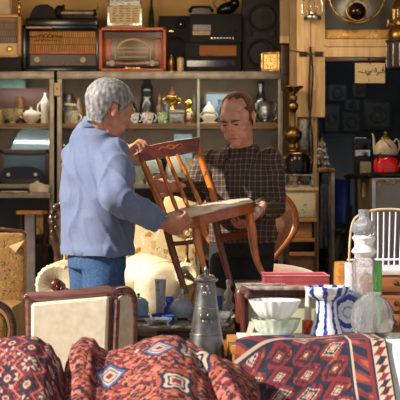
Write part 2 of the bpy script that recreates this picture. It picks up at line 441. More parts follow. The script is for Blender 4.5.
s = YI / F; MB().lathe([(0.001, 0), (6 * s, 0.002), (11 * s, 0.012), (11.2 * s, 0.016), (6 * s, 0.007), (0.001, 0.005)], (0, 0.01, 11.4 * s), 40, (PI / 2 - 0.2, 0, 0), 10, 0.025).build('plate_body', motif('flowered_plate', (222, 216, 200), [(150, 110, 110), (130, 140, 110)], 45, 0.22, 0.2), pl)
t, s = turned('pitcher', 'tall white china pitcher with a pointed lid on the upper shelf', 'pitcher', 45, 122, YI, [(4, 122), (4.4, 120), (3.9, 116), (3.6, 110), (4.3, 104), (4.6, 100.5), (3.8, 98), (2, 95.5), (1.1, 93), (1.4, 92), (.4, 90.5)], m_china, ZS1)
loop(t, s, m_china, -3.8, 16, 3.6, 1.6, 0.8, flip=-1)
MB().tube([(3.6 * s, 0, 17 * s), (5.5 * s, 0, 20 * s), (6.6 * s, 0, 22 * s)], [1.6 * s, 1.2 * s, .8 * s], 8).build('spout', m_china, t)
t, s = turned('bowl', 'gold patterned china bowl cut by the picture edge on the upper shelf', 'bowl', -1, 122, YI + .05, [(5, 122), (4.5, 120), (8, 116), (9, 108), (8.3, 108), (7, 115)], m_chinagold, ZS1)
m_redpic = M('oxblood_board', (84, 34, 22), (62, 24, 16), 0.5, 0, 4)
o = pxbox(MB(), -14, 88, 50, 123.2, YI + 0.10, 0.02).build('red_board', m_redpic); tag(o, 'red brown varnished board at the back of the china shelf', 'board')
m_teal = M('teal_reflection', (96, 140, 134), (56, 96, 92), 0.3, 0, 6)  # teal sheet stands in for a reflection on the cabinet glass
pic = thing('framed_panel', 'pale teal panel in place of a glass reflection behind the china near the cabinet top', 'picture', Vector((P(6, 88, YI + 0.17).x, YI + 0.17, ZS1)) )
s = 9.58 / F
MB().box((0, 0, 24 * s), (38 * s, 0.012, 46 * s)).build('picture_sheet', m_teal, pic)
fr = MB()
for zz in (0.6, 46.6): fr.box((0, -0.004, zz * s), (40 * s, 0.02, 1.0 * s))
for xx in (-19.5, 19.5): fr.box((xx * s, -0.004, 24 * s), (1 * s, 0.02, 46 * s))
fr.build('frame', m_dkwood, pic)
# left cabinet, middle: leaning mirror tray, dark framed picture, radio, plates
def rounded_rect(w_, h_, r, n=6):
    out = []
    for cx_, cz_, a in ((w_ / 2 - r, h_ / 2 - r, 0), (-w_ / 2 + r, h_ / 2 - r, PI / 2), (-w_ / 2 + r, -h_ / 2 + r, PI), (w_ / 2 - r, -h_ / 2 + r, 3 * PI / 2)):
        for k in range(n + 1): out.append((cx_ + r * math.cos(a + PI / 2 * k / n), cz_ + r * math.sin(a + PI / 2 * k / n)))
    return out
s = YI / F
tr = thing('oval_mirror', 'large oval mirror painted with a pale blue sky reflection leaning inside the cabinet below the china', 'mirror', (P(34, 0, YI).x, YI + 0.17, ZS2), 0)
rim = [(x, 0.0, z) for x, z in [(27 * s * math.cos(2 * PI * k / 40), 38 * s * math.sin(2 * PI * k / 40) ) for k in range(40)]]
Rt = Euler((-0.12, 0.28, 0)).to_matrix(); off = Vector((0, 0.02, 33.0 * s))
rimw = [Rt @ Vector((x, y, z * 0.82)) + off for x, y, z in rim]
MB().prism(rimw, (0, 0.006, 0)).build('mirror_glass', M('painted_sky_reflection', (168, 188, 198), (130, 156, 170), 0.1, 0.2, 3), tr)  # sky reflection put into the glass as a pale blue base colour
MB().tube(rimw, 0.9 * s, 8, True).build('bevelled_rim', m_silver, tr)
fp = thing('framed_mirror', 'dark wooden framed picture standing behind the black radio', 'picture', (P(23, 0, YI).x, YI + 0.08, ZS2))
fr = MB()
for zz in (2, 33): fr.box((0, 0, zz * s), (50 * s, 0.025, 4.5 * s), None, 0.003)
for xx in (-23, 23): fr.box((xx * s, 0, 17.5 * s), (4.5 * s, 0.025, 35 * s), None, 0.003)
fr.build('frame', m_dkwood, fp)
MB().box((0, 0.006, 17.5 * s), (46 * s, 0.006, 31 * s)).build('picture_sheet', M('slate_print', (76, 92, 100), (54, 66, 74), 0.2, 0, 5), fp)
rd = thing('small_radio', 'low black rounded table radio with two pale knobs in the cabinet', 'radio', (P(23, 0, YI).x, YI - 0.03, ZS2))
MB().prism([(x * s, -0.05, z * s) for x, z in ((-21, 5.5), (-21, 10), (-17, 15.5), (-9, 17.5), (9, 17.5), (17, 15.5), (21, 10), (21, 5.5))], (0, 0.1, 0)).build('case', m_blackgloss, rd)
MB().box((0, 0, 3 * s), (38 * s, 0.09, 6 * s), None, 0.006).build('plinth', m_dkwood, rd)
for xx in (-13, 14): MB().lathe([(0.3 * s, -0.004), (1.8 * s, -0.002), (1.7 * s, 0.006), (0.2 * s, 0.008)], (xx * s, -0.052, 9.5 * s), 16, (PI / 2, 0, 0)).build('knob', m_china, rd)
ch = 0
for (cx, r, hh, lab, mt) in ((41, 10.5, 9, 'deep cream bowl stacked on the lower cabinet shelf beside the upright', m_china), (14, 12, 6, 'wide white dish on the lower cabinet shelf under the black radio', m_china)):
    pass
ZS3 = P(0, 196, YC).z
t, s = turned('serving_bowl', 'deep cream bowl on the painted ledge beside the cabinet upright', 'bowl', 40, 192, 9.16, [(5, 192), (5, 190.5), (9, 188), (10.5, 181), (10, 181), (8, 188)], m_china, ZS3)
t, s = turned('serving_bowl', 'cream lidded dish resting inside the deep cream bowl', 'bowl', 37, 189, 9.16, [(7, 189), (8, 186), (9, 182), (9, 181.5), (6, 179.5), (2, 178.5), (1.5, 177)], m_china, ZS3 + 0.022)
t, s = turned('serving_plate', 'wide shallow white plate on the painted ledge', 'plate', 14, 192, 9.14, [(6, 192), (7, 191.4), (14, 188), (14, 187.2), (7, 190)], m_china, ZS3)
o = pxbox(MB(), -22, 192.5, 50, 198, 9.06, 0.13).build('ledge', M('painted_ledge', (150, 144, 128), (120, 112, 96), 0.6)); tag(o, 'grey painted ledge board fixed across the front of the china cabinet', 'shelf')
# middle cabinet, upper shelf
s = YI / F
t, s = turned('figure_bottle', 'tall black bottle behind the blue teacups', 'bottle', 147, 124, YI + 0.14, [(8, 124), (8.5, 118), (8, 105), (6, 98), (5.5, 94), (6.3, 91), (6, 85), (3.6, 81), (3.8, 78), (3, 77)], m_blackgloss, ZS1)
t, s = turned('jar', 'small dark lidded jar behind the first blue teacup', 'jar', 132, 124, YI + 0.1, [(4, 124), (5.5, 118), (5.5, 108), (3, 104), (3.4, 102), (1.2, 100)], m_blackgloss, ZS1)
t, s = turned('goblet_lid_pot', 'squat brass pot with red brown lid standing on the silver casket', 'pot', 172, 112, YI + 0.02, [(3, 112), (2.2, 110), (2, 108), (5, 106), (7, 102), (6.6, 98.5), (4, 96.5)], m_gold, ZS1 + 14.6 * s)
MB().lathe(prof_px([(4.4, 97), (3.6, 94), (1.8, 92), (2, 90.5), (.4, 89)], 112, s)).build('lid', m_redwood, t)
for k in (-1, 1): loop(t, s, m_gold, k * 6.6, 9, 2.4, 1.0, 0.6, flip=k)
ck = thing('casket', 'small chased silver casket under the brass pot', 'box', (P(177, 0, YI).x, YI, ZS1))
MB().box((0, 0, 6 * s), (14.5 * s, 0.07, 8 * s), None, 0.004).build('box_body', m_silverdark, ck)
MB().box((0, 0, 12 * s), (15.5 * s, 0.075, 4.6 * s), None, 0.008).build('lid', m_silverdark, ck)
for xx in (-6, 6): MB().box((xx * s, -0.02, 1 * s), (2.4 * s, 0.03, 2.2 * s)).build('foot', m_silver, ck)
t, s = turned('brass_urn', 'small two tier brass urn at the shelf end beside the glass edge', 'urn', 189, 125.5, YI, [(5.5, 125.5), (5.5, 123.5), (3.2, 122), (4.8, 119), (5, 114), (3.2, 111.5), (2.6, 110), (4.4, 107), (4.2, 102.5), (2, 100), (.8, 98.6)], m_gold, ZS1)
MB().box((0, -4.7 * s, 8.5 * s), (4 * s, 0.006, 6 * s), None, .002).build('dial', m_china, t)
t, s = turned('jar', 'dark brown jar with cream band behind the mug', 'jar', 68, 124, YI + .15, [(8, 124), (9, 116), (9, 108), (6, 100), (5, 94), (5.5, 92)], m_dkwood, ZS1)
MB().torus((0, 0, 20 * s), 8.6 * s, 1.6 * s).build('band', m_paper, t)
# right half of the wide cabinet
t, s = turned('white_pot', 'cream tiered china pot with pointed lid beside the balding man', 'pot', 209, 125.5, YI, [(9.5, 125.5), (10, 124), (5, 122.5), (7, 120), (7, 117), (5, 115), (6.4, 113.5), (5.6, 110), (3.4, 107), (1.4, 105.4), (1.6, 104), (.4, 102.8)], m_china, ZS1)
for k in (-1, 1): loop(t, s, m_china, k * 6.2, 9, 2.2, 1.2, 0.6, flip=k)
t, s = turned('sugar_bowl', 'silver two handled trophy sugar bowl behind the balding man', 'bowl', 266, 125.5, YI, [(11, 125.5), (11.5, 124), (4, 122.5), (3, 121), (6.6, 118), (7.4, 113), (6, 109), (6.8, 104), (7.6, 102.4), (6.8, 102.4), (5, 108)], m_silver, ZS1)
for k in (-1, 1):
    loop(t, s, m_silver, k * 6.4, 18, 3.6, 1.5, 0.7, flip=k); loop(t, s, m_gold, k * 7, 8, 3.4, 1.1, 0.7, flip=k)
pb = thing('framed_panel', 'pale blue panel in place of a glass reflection at the back of the wide cabinet', 'picture', (P(226, 0, YI).x, YI + 0.17, ZS1))
MB().box((0, 0, 21 * s), (40 * s, 0.008, 24 * s)).build('picture_sheet', M('pale_blue_reflection', (150, 180, 200), (110, 146, 176), 0.3, 0, 5), pb)  # framed sheet imitates a pale blue reflection on the cabinet glass
fr = MB()
for zz in (8, 33): fr.box((0, -.004, zz * s), (42 * s, 0.02, 2 * s))
for xx in (-20.5, 20.5): fr.box((xx * s, -.004, 20.5 * s), (2 * s, 0.02, 27 * s))
for xx in (-15, 15): fr.box((xx * s, 0, 4 * s), (2 * s, .02, 8 * s))
fr.build('frame', m_alud, pb)
t, s = turned('dark_vase', 'dark pointed vase behind the silver sugar bowl', 'vase', 261, 124, YI + 0.13, [(5, 124), (6.5, 112), (7, 102), (4.5, 95), (3, 88), (4, 84), (3.6, 80)], m_blackgloss, ZS1)
# middle cabinet, second shelf
def lo(name, label, cat, cx, prof, mat, dy=0.0):
    return turned(name, label, cat, cx, 184, YI + dy, prof, mat, ZS2)
lo('jar', 'white ribbed jar below the first blue teacup', 'jar', 126, [(5, 184), (7, 178), (7, 160), (5, 150), (5.5, 146), (1, 143)], m_china)
lo('china_teapot', 'cream china teapot below the green teacup', 'teapot', 152, [(6, 184), (10, 178), (12, 170), (10, 161), (6, 157), (2, 154), (2, 151)], m_greenish, .03)
lo('black_pot', 'black pot with cream lid behind the chair spindles', 'pot', 168, [(6, 184), (8, 174), (8, 156), (5, 148), (2, 146)], m_blackgloss, .14)
lo('cream_vase', 'round cream vase behind the chair crest', 'vase', 174, [(5, 184), (8, 177), (8.5, 168), (5, 158), (4, 154), (5, 150)], m_china, .04)
lo('cream_vase', 'small cream vase beside the plaid sleeve', 'vase', 190, [(4, 184), (6.5, 178), (7, 170), (4, 162), (5, 158)], m_chinagold, 0)
lo('glass_bowl', 'pale green pressed glass bowl on the second shelf', 'bowl', 139, [(5, 184), (4, 181), (9, 174), (10, 166), (9.4, 166)], m_greenish, -.05)
bx = pxbox(MB(), 174, 134, 192, 181.8, YI + .25, .02).build('reflection_panel', M('ice_blue_reflection', (176, 206, 224), (140, 176, 204), 0.3)); tag(bx, 'ice blue panel in place of a glass reflection at the back under the brass urn', 'card')  # panel carries the blue reflection of the glass as its own colour
bx.parent = None
lo('brown_jar', 'round brown jar on the second shelf behind the grey haired man', 'jar', 70, [(6, 184), (9, 176), (9, 160), (6, 150), (6.5, 146)], m_dkwood)

# the darker clutter between and behind
def clutter(name, label, cat, cx, Y, prof, mat, zb):
    return turned(name, label, cat, cx, 124, Y, prof, mat, zb)
m_amber = M('amber_glaze', (120, 78, 36), (70, 42, 20), .25); m_olive = M('olive_glaze', (86, 84, 56), (54, 52, 36), .3); m_bluegrey = M('blue_grey_glaze', (110, 132, 146), (78, 98, 112), .25)
clutter('brown_bottle', 'brown bottle between the black bottle and the brass pot', 'bottle', 159.5, YI + .16, [(4.5, 124), (5, 120), (5, 106), (3, 101), (1.8, 98), (1.8, 92), (2.2, 91)], m_amber, ZS1)
clutter('olive_vase', 'olive vase behind the brass urn', 'vase', 193.5, YI + .15, [(3.4, 124), (4.6, 116), (4.4, 106), (2.6, 99), (3.4, 93)], m_olive, ZS1)
clutter('blue_grey_jug', 'blue grey jug behind the green teacup', 'jug', 168, YI + .2, [(4.5, 124), (6, 118), (6, 108), (4, 101), (4.6, 94)], m_bluegrey, ZS1)
clutter('dark_bottle', 'dark glass bottle near the switch plate end of the wide cabinet', 'bottle', 63.5, YI + .02, [(2.4, 124), (2.8, 122), (2.8, 110), (1.4, 104), (1.2, 97), (1.6, 96)], m_blackgloss, ZS1)
clutter('copper_pot', 'copper coloured pot high behind the grey hair', 'pot', 78, YI + .15, [(5, 124), (6.5, 118), (6, 106), (3, 101), (3.6, 96)], m_amber, ZS1)
clutter('amber_vase', 'amber vase standing behind the gilded footed bowl', 'vase', 20, YI + .05, [(4, 122), (5, 114), (4.6, 104), (3, 99), (4, 96)], m_amber, ZS1)
clutter('blue_grey_vase', 'blue grey vase behind the cream tiered pot', 'vase', 222, YI + .05, [(4, 124), (5.6, 117), (5.4, 108), (3.4, 103), (4.4, 99)], m_bluegrey, ZS1)
clutter('dark_pot', 'dark round pot just right of the pale glass edge'.replace('right of', 'past'), 'pot', 203, YI + .15, [(3.4, 124), (4.4, 118), (4.2, 110), (2.6, 106), (3, 103)], m_blackgloss, ZS1)
for cx, mt, lb in ((128, m_amber, 'amber bowl under the black bottle on the second shelf'), (160, m_bluegrey, 'blue grey bowl on the second shelf behind the spindles'), (181, m_china, 'small white bowl beside the cream vases on the second shelf')):
    turned('small_bowl', lb, 'bowl', cx, 184, YI - .06, [(3.5, 184), (3, 182.5), (6.4, 178), (7, 173), (6.5, 173)], mt, ZS2)
# ------------------------------------------------------------------ on top of the cabinets
YT = 9.26; ST = YT / F
def topz(px, Y=YT): return Vector((P(px, 0, Y).x, Y, ZT))
m_cloth_gold = None
def weave(name, c, c2, sc_=420, rough=0.7):
    m, nt, b = nmat(name)
    br = nt.nodes.new('ShaderNodeTexBrick'); br.inputs['Scale'].default_value = 1.0
    br.inputs['Brick Width'].default_value = 0.016; br.inputs['Row Height'].default_value = 0.05; br.inputs['Mortar Size'].default_value = 0.003
    br.inputs['Color1'].default_value = lin(c); br.inputs['Color2'].default_value = lin(tuple(v * 0.86 for v in c)); br.inputs['Mortar'].default_value = lin(c2)
    nt.links.new(coords(nt, 'Object', (1, 1, 1), (PI / 2, 0, 0)), br.inputs['Vector'])
    nt.links.new(br.outputs[0], b.inputs['Base Color']); b.inputs['Roughness'].default_value = rough
    return m
m_grille = weave('gold_speaker_cloth', (190, 134, 60), (96, 60, 24))
m_grille2 = weave('grey_speaker_cloth', (140, 120, 96), (90, 74, 56))
m_dial = motif('radio_dial', (52, 34, 18), [(130, 100, 56), (96, 74, 40), (70, 48, 26)], 55, 0.22, 0.4)
def script_line(mb, x0, x1, z, y, h, r, seed):
    """joined up handwriting as one thin raised wire"""
    q = random.Random(seed); pts = []; n = 46
    for k in range(n):
        f = k / (n - 1); a = f * 2 * PI * 8
        pts.append((x0 + (x1 - x0) * f + h * 0.35 * math.sin(a), y, z + h * (0.5 * math.cos(a) * (0.6 + 0.5 * math.sin(f * 9 + seed)) + 0.25 * math.sin(f * 3))))
    mb.tube(pts, r, 5)
def knob(t, x, z, y, r, mat, s=ST):
    o = MB().lathe([(r * .98, 0), (r, 0.004), (r * .92, .016), (r * .5, .018), (r * .45, .012), (.0005, .012)], (x, y, z), 24, (PI / 2, 0, 0)).build('knob', mat, t)
    return o
# big dark radio with gold cloth
t = thing('vintage_radio', 'wide dark walnut radio with gold speaker cloth and gilt script', 'radio', topz(61), 0)
W, H, D = 78 * ST, 46 * ST, 0.24
bd = MB()
bd.box((0, D / 2 + 0.02, H / 2 + 1 * ST), (W, D - 0.02, H), None, 0.012)
bd.box((0, 0.02, H - 1.4 * ST + ST), (W, 0.05, 3.6 * ST), None, 0.006); bd.box((0, 0.02, 2.5 * ST), (W, 0.05, 4 * ST), None, 0.006)
for k in (-1, 1): bd.box((k * (W / 2 - 2 * ST), 0.02, H / 2 + ST), (4.2 * ST, 0.05, H), None, 0.006)
bd.build('cabinet_body', m_blackgloss, t)
MB().box((2 * ST, 0.022, 31.0 * ST), (67 * ST, 0.02, 20 * ST)).build('speaker_cloth', m_grille, t)
MB().box((2 * ST, 0.016, 19.8 * ST), (67 * ST, 0.03, 2.6 * ST), None, .003).build('veneer_strip', m_radio, t)
MB().box((2 * ST, 0.022, 12.5 * ST), (66 * ST, 0.02, 11 * ST)).build('dial_glass', m_dial, t)
lw = MB()
lw.box((2 * ST, .010, 8 * ST), (42 * ST, .004, .5 * ST))
for k in range(9): lw.box((-18 * ST + k * 5 * ST, .010, 12 * ST + 2.2 * ST * math.sin(k)), (.4 * ST, .004, 4 * ST), (0, 0.5, 0))
lw.build('dial_scale', M('faded_scale', (150, 116, 64), None, .8), t)
for x in (-24, 22): knob(t, x * ST, 12.5 * ST, 0.012, 3.0 * ST, m_paper)
lg = MB(); script_line(lg, -33 * ST, 2 * ST, 35.5 * ST, 0.010, 4.2 * ST, .45 * ST, 3); script_line(lg, -28 * ST, 0, 31.5 * ST, 0.010, 2.4 * ST, .35 * ST, 5); lg.build('script_emblem', m_gold, t)
MB().box((-22 * ST, -0.006, 44.6 * ST), (26 * ST, 0.012, 1.7 * ST), None, .002).build('pink_label_strip', M('pinkish_tape', (206, 150, 124), (180, 124, 100), .4), t)
for x in (-28, 30): MB().box((x * ST, .1, .5 * ST), (6 * ST, .14, 1 * ST)).build('foot', m_darkgrey, t)
# orange veneer radio
t = thing('vintage_radio', 'orange veneered radio with an arched dial and two cream knobs', 'radio', topz(132.5), 0)
W, H = 67 * ST, 44 * ST; D = .20
bd = MB()
bd.box((0, D / 2 + 0.05, H / 2 + ST), (W, D - 0.05, H), None, 0.006)
bd.box((0, 0.03, H + ST - 1.6 * ST), (W, 0.08, 3.2 * ST), None, 0.005); bd.box((0, 0.03, 2.4 * ST + 0), (W, 0.08, 3 * ST), None, 0.005)
for k in (-1, 1): bd.box((k * (W / 2 - 1.6 * ST), 0.03, H / 2 + ST), (3.2 * ST, 0.08, H), None, 0.005)
bd.build('cabinet_body', m_radio, t)
MB().box((0, 0.055, 38 * ST), (58 * ST, 0.01, 6 * ST)).build('dark_board', m_dkwood, t)  # dark wood strip above the dial plate
MB().box((0, 0.05, 24 * ST), (43 * ST, 0.012, 23 * ST), None, .002).build('dial_plate', motif('etched_dial', (104, 84, 58), [(160, 138, 96), (86, 66, 44), (132, 110, 74)], 60, .25, .3), t)
ar = MB(); ar.torus((0, 0.042, 18 * ST), 17.5 * ST, 1.0 * ST, (PI / 2, 0, 0), 24, 6, 0.35, PI - 0.35, 0.9)
for zz in (25, 21, 16): ar.box((0, .043, zz * ST), (30 * ST, .004, .8 * ST))
for xx in (-17.5, 17.5): ar.box((xx * ST, .043, 20 * ST), (.8 * ST, .004, 13 * ST))
for k in range(7): ar.ball((17.5 * ST * math.cos(PI * (k + 1) / 8), .041, 18 * ST + 15.7 * ST * math.sin(PI * (k + 1) / 8)), 1.2 * ST, None, 8, 6)
ar.build('dial_arch', m_paper, t)
MB().box((0, 0.03, 9.0 * ST), (54 * ST, 0.03, 7.4 * ST), None, .006).build('control_panel', M('dark_panel', (52, 30, 16), (38, 20, 10), .25), t)
MB().box((0, 0.012, 9.0 * ST), (26 * ST, 0.006, 1.6 * ST)).build('tuning_strip', m_oak, t)
for x in (-20.5, 19.5): knob(t, x * ST, 9.2 * ST, 0.014, 3.1 * ST, m_paper)
MB().box((0, 0.0, 4.2 * ST), (15 * ST, 0.008, 1.4 * ST), None, .001).build('name_badge', m_gold, t)
# light radio at the picture edge
t = thing('vintage_radio', 'light oak radio with grey cloth and single knob at the picture edge', 'radio', Vector((P(-4, 0, 9.2).x, 9.2, P(0, 57.5, 9.2).z)), 0)
W, H = 50 * ST, 43 * ST
bd = MB(); bd.box((0, .13, H / 2), (W, .2, H), None, .008)
for k in (-1, 1): bd.box((k * (W / 2 - 1.7 * ST), .02, H / 2), (3.4 * ST, .06, H), None, .005)
bd.box((0, .02, H - 1.6 * ST), (W, .06, 3.2 * ST), None, .005); bd.box((0, .02, 1.2 * ST), (W, .06, 2.4 * ST), None, .005)
bd.build('cabinet_body', m_oak, t)
MB().box((0, .025, 26.5 * ST), (43 * ST, .02, 23 * ST)).build('speaker_cloth', m_grille2, t)
MB().box((0, .022, 8 * ST), (43 * ST, .02, 12 * ST)).build('front_panel', m_paper, t); knob(t, 13.5 * ST, 8.6 * ST, .012, 3 * ST, m_gold)
o = MB().box2((P(-24, 0, 9.2).x, 9.18, ZT), (P(21.5, 0, 9.2).x, 9.46, P(0, 58, 9.2).z), .004).build('black_case', m_black); tag(o, 'flat black case under the light oak radio', 'case')
p = P(-8, 13.8, 9.25)
t = thing('framed_panel', 'cream panel in a brown frame standing on the light oak radio', 'picture', Vector((P(-8, 0, 9.3).x, 9.33, P(0, 57.5, 9.2).z + H)))
MB().box((0, 0, 15 * ST), (36 * ST, .008, 30 * ST)).build('panel', m_paper, t)
f = MB()
for k in (-1, 1): f.box((k * 18.5 * ST, -.002, 15 * ST), (2 * ST, .02, 30 * ST))
f.box((0, -.002, 30 * ST), (39 * ST, .02, 2 * ST)); f.build('frame', m_beige, t)
zr = ZT + 47 * ST
# slim brass and dark statuette between the radios
t = thing('brass_figurine', 'slim brass figurine beside the light oak radio', 'figurine', Vector((P(19.8, 0, 9.3).x, 9.26, P(0, 57.5, 9.2).z + H)))
MB().lathe([(2 * ST, 0), (2 * ST, 1.2 * ST), (1.0 * ST, 2 * ST), (1.6 * ST, 4 * ST), (1.0 * ST, 6.4 * ST), (1.3 * ST, 9 * ST), (1.8 * ST, 11 * ST), (.9 * ST, 12.6 * ST)]).ball((0, 0, 14.0 * ST), 1.5 * ST).build('figure_body', m_gold, t)
# old black typewriter on the walnut radio
t = thing('typewriter', 'old black portable typewriter lying on the dark walnut radio', 'typewriter', Vector((P(61, 0, YT).x, YT + 0.03, zr)))
MB().box((0, .1, 4.2 * ST), (72 * ST, .2, 8.4 * ST), None, .012).build('base', m_blackgloss, t)
MB().prism([(x * ST, .02, z * ST) for x, z in ((-33, 8), (-31, 14), (-27, 20), (-22, 22), (-14, 22), (-9, 19), (-7, 14), (-5, 8))], (0, .13, 0)).build('type_basket_cover', m_black, t)
MB().tube([(-4 * ST, .05, 14 * ST), (32 * ST, .05, 14 * ST)], 3.2 * ST, 16).build('carriage_roller', M('worn_steel', (150, 134, 110), (110, 96, 76), .35, .6), t)
MB().box((14 * ST, .09, 12 * ST), (36 * ST, .08, 7.6 * ST), None, .004).build('carriage', m_darkgrey, t)
MB().ball((-3 * ST, .06, 15 * ST), (5 * ST, .04, 7 * ST), None, 14, 10).box((1 * ST, .06, 20 * ST), (3 * ST, .03, 5 * ST), None, .004).build('lever_block', m_black, t)
for x in (-2, 33): MB().lathe([(3.6 * ST, -1.5 * ST), (4 * ST, 0), (3.6 * ST, 1.5 * ST)], (x * ST, .05, 14 * ST), 16, (0, PI / 2, 0)).build('roller_knob', m_black, t)
MB().tube([(33 * ST, .05, 14 * ST), (36 * ST, .03, 19 * ST), (35 * ST, .02, 24 * ST)], .7 * ST, 6).build('return_lever', m_silver, t)
# silver framed panel on the orange radio
t = thing('dial_panel', 'silver framed paper panel of printed lines on the orange radio', 'panel', Vector((P(124, 0, YT).x, YT + .08, ZT + 45 * ST)))
MB().box((0, .03, 14.5 * ST), (35 * ST, .05, 29 * ST), None, .003).build('box_body', m_silver, t)
MB().box((0, .002, 14 * ST), (30.5 * ST, .008, 17 * ST)).build('printed_sheet', m_paper, t)
MB().box((0, .002, 26 * ST), (30 * ST, .008, 5 * ST)).build('dark_band', m_silverdark, t)
ln = MB()
for k in range(6):
    for j in range(4):
        a_ = -12.5 + j * 6.6 + rnd.random() * 1.5; l_ = 3 + rnd.random() * 2.6
        ln.box(((a_ + l_ / 2) * ST, -.003, (8 + k * 2.5) * ST), (l_ * ST, .003, .6 * ST))
ln.build('printed_lines', m_ink, t)
MB().box((0, -.004, 1.6 * ST), (37 * ST, .05, 3 * ST), None, .003).build('gilt_base', m_oak, t)
# green bottle and saucer pile
turned('green_bottle', 'slim dark green bottle standing behind the orange radio', 'bottle', 151.6, 70, YT + .31, [(2.6, 72), (2.8, 60), (2.8, 16), (2.2, 6), (1.2, 0), (1.2, -10)], glass('dark_green_glass', (30, 74, 62), .08, 1.45, .5), ZT)
# bookshelf speaker
def driver(t, x, z, r, s, y=-0.0):
    MB().lathe([(r, 0), (r * 1.04, .006), (r * .92, .010), (r * .84, .004), (r * .3, -.014), (r * .28, -.004), (.0005, .004)], (x, y, z), 32, (PI / 2, 0, 0), cap=False).build('driver', m_cone, t)
t = thing('bookshelf_speaker', 'black bookshelf loudspeaker next to the orange radio', 'speaker', Vector((P(174.5, 0, YT).x, YT + .215, ZT)))
MB().box((0, .08, 30.5 * ST), (33 * ST, .16, 61 * ST), None, .004).build('box_body', m_black, t)
driver(t, 6 * ST, 52 * ST, 5 * ST, ST); driver(t, 0, 27 * ST, 13.5 * ST, ST)
MB().ball((6 * ST, -.004, 52 * ST), 2.4 * ST).build('tweeter_dome', m_silver, t)
MB().box((-4 * ST, -.002, 45 * ST), (4 * ST, .004, 1 * ST)).build('name_badge', m_gold, t)
turned('brass_canister', 'small dark brass canister in front of the bookshelf loudspeaker', 'canister', 171.4, 72, YT - .01, [(3.6, 72), (3.6, 70), (3, 69), (3.2, 62), (2.6, 58), (.8, 57), (.6, 54.6)], m_brass, ZT)
t, s_ = turned('painted_jar', 'small jar with a pale painted band in front of the loudspeaker', 'jar', 180.4, 72, YT - .01, [(3.2, 72), (3.4, 70), (3.2, 66), (3.6, 60), (3.2, 58)], motif('banded_jar', (206, 176, 130), [(120, 70, 40), (160, 90, 60)], 70, .3, .3), ZT)
MB().lathe([(2.6 * ST, 13.6 * ST), (3 * ST, 15 * ST), (.6 * ST, 16 * ST)]).build('lid', m_brass, t)
# stereo stack
t = thing('stereo_receiver', 'black stereo receiver lowest in the stack on the cabinet', 'stereo', Vector((P(212, 0, YT).x, YT + .02, ZT)))
MB().box((0, .1, 7.4 * ST), (58 * ST, .2, 14.8 * ST), None, .004).build('case', m_black, t)
MB().box((-1 * ST, -.002, 9 * ST), (48 * ST, .004, 6 * ST)).build('display', M('blue_black_glass', (30, 36, 44), (18, 22, 28), .12), t)
for k in range(6): MB().box(((-22 + k * 4) * ST, -.004, 4 * ST), (2.4 * ST, .006, 1 * ST)).build('button', m_darkgrey, t)
for x in (17, 22): knob(t, x * ST, 8 * ST, 0, 2.2 * ST, m_darkgrey)
t = thing('tape_deck', 'black tape deck with a plain orange wood panel in the stack', 'stereo', Vector((P(213, 0, YT).x, YT + .03, ZT + 14.9 * ST)))
MB().box((0, .1, 7.5 * ST), (56 * ST, .2, 15 * ST), None, .004).build('case', m_black, t)
MB().box((5 * ST, -.002, 7.2 * ST), (37 * ST, .005, 10.4 * ST)).build('wood_panel', wood('amber_panel', (160, 100, 44), (126, 74, 28), .75), t)
t = thing('amplifier', 'black amplifier with a pale label strip topmost in the stack', 'stereo', Vector((P(216, 0, YT).x, YT + .02, ZT + 30 * ST)))
MB().box((0, .1, 14.5 * ST), (52 * ST, .2, 29 * ST), None, .004).build('case', m_black, t)
MB().box((-14 * ST, -.002, 15 * ST), (18 * ST, .004, 6 * ST)).build('smoked_window', m_dkwood, t)
MB().box((-14.5 * ST, -.004, 9.5 * ST), (17.5 * ST, .006, 3.6 * ST)).build('label_strip', m_paper, t)
mk = MB()
for k in range(7): mk.box(((-21.5 + k * 2.3) * ST, -.007, 9.5 * ST), (1.2 * ST, .002, 1.4 * ST))
mk.build('printed_marks', m_ink, t)
for k in range(8): MB().box(((-4 + k * 3) * ST, -.003, 4.6 * ST), (1.4 * ST, .006, 1.2 * ST)).build('button', m_silver, t)
for x, z in ((18, 11), (21, 14), (14, 11)): knob(t, x * ST, z * ST, 0, 1.5 * ST, m_darkgrey)
t = thing('desk_telephone', 'black desk telephone on the amplifier', 'telephone', Vector((P(201, 0, YT).x, YT + .07, ZT + 59 * ST)))
MB().prism([(x * ST, 0, z * ST) for x, z in ((-10, 0), (-9, 4), (-5, 6), (6, 6), (10, 4), (11, 0))], (0, .12, 0)).build('telephone_body', m_blackgloss, t)
MB().tube([(-11 * ST, .05, 5 * ST), (-9 * ST, .05, 8.5 * ST), (0, .05, 9 * ST), (9 * ST, .05, 8.5 * ST), (11 * ST, .05, 5 * ST)], [2.2 * ST, 1.6 * ST, 1.3 * ST, 1.6 * ST, 2.2 * ST], 10, rnd_caps=True).build('handset', m_black, t)
t = thing('camera_case', 'rounded black leather case tilted on the amplifier', 'case', Vector((P(227, 0, YT).x, YT + .1, ZT + 59 * ST)))
MB().ball((0, 0, 6.5 * ST), (11 * ST, .06, 6.6 * ST), (0, -.35, 0)).ball((8 * ST, 0, 12 * ST), (5 * ST, .05, 6 * ST), (0, -.2, 0)).build('case_body', m_blackgloss, t)
MB().tube([(-9 * ST, 0, 5 * ST), (-14 * ST, 0, 12 * ST), (-8 * ST, 0, 18 * ST), (2 * ST, 0, 13 * ST)], .6 * ST, 6).build('strap', m_dkwood, t)
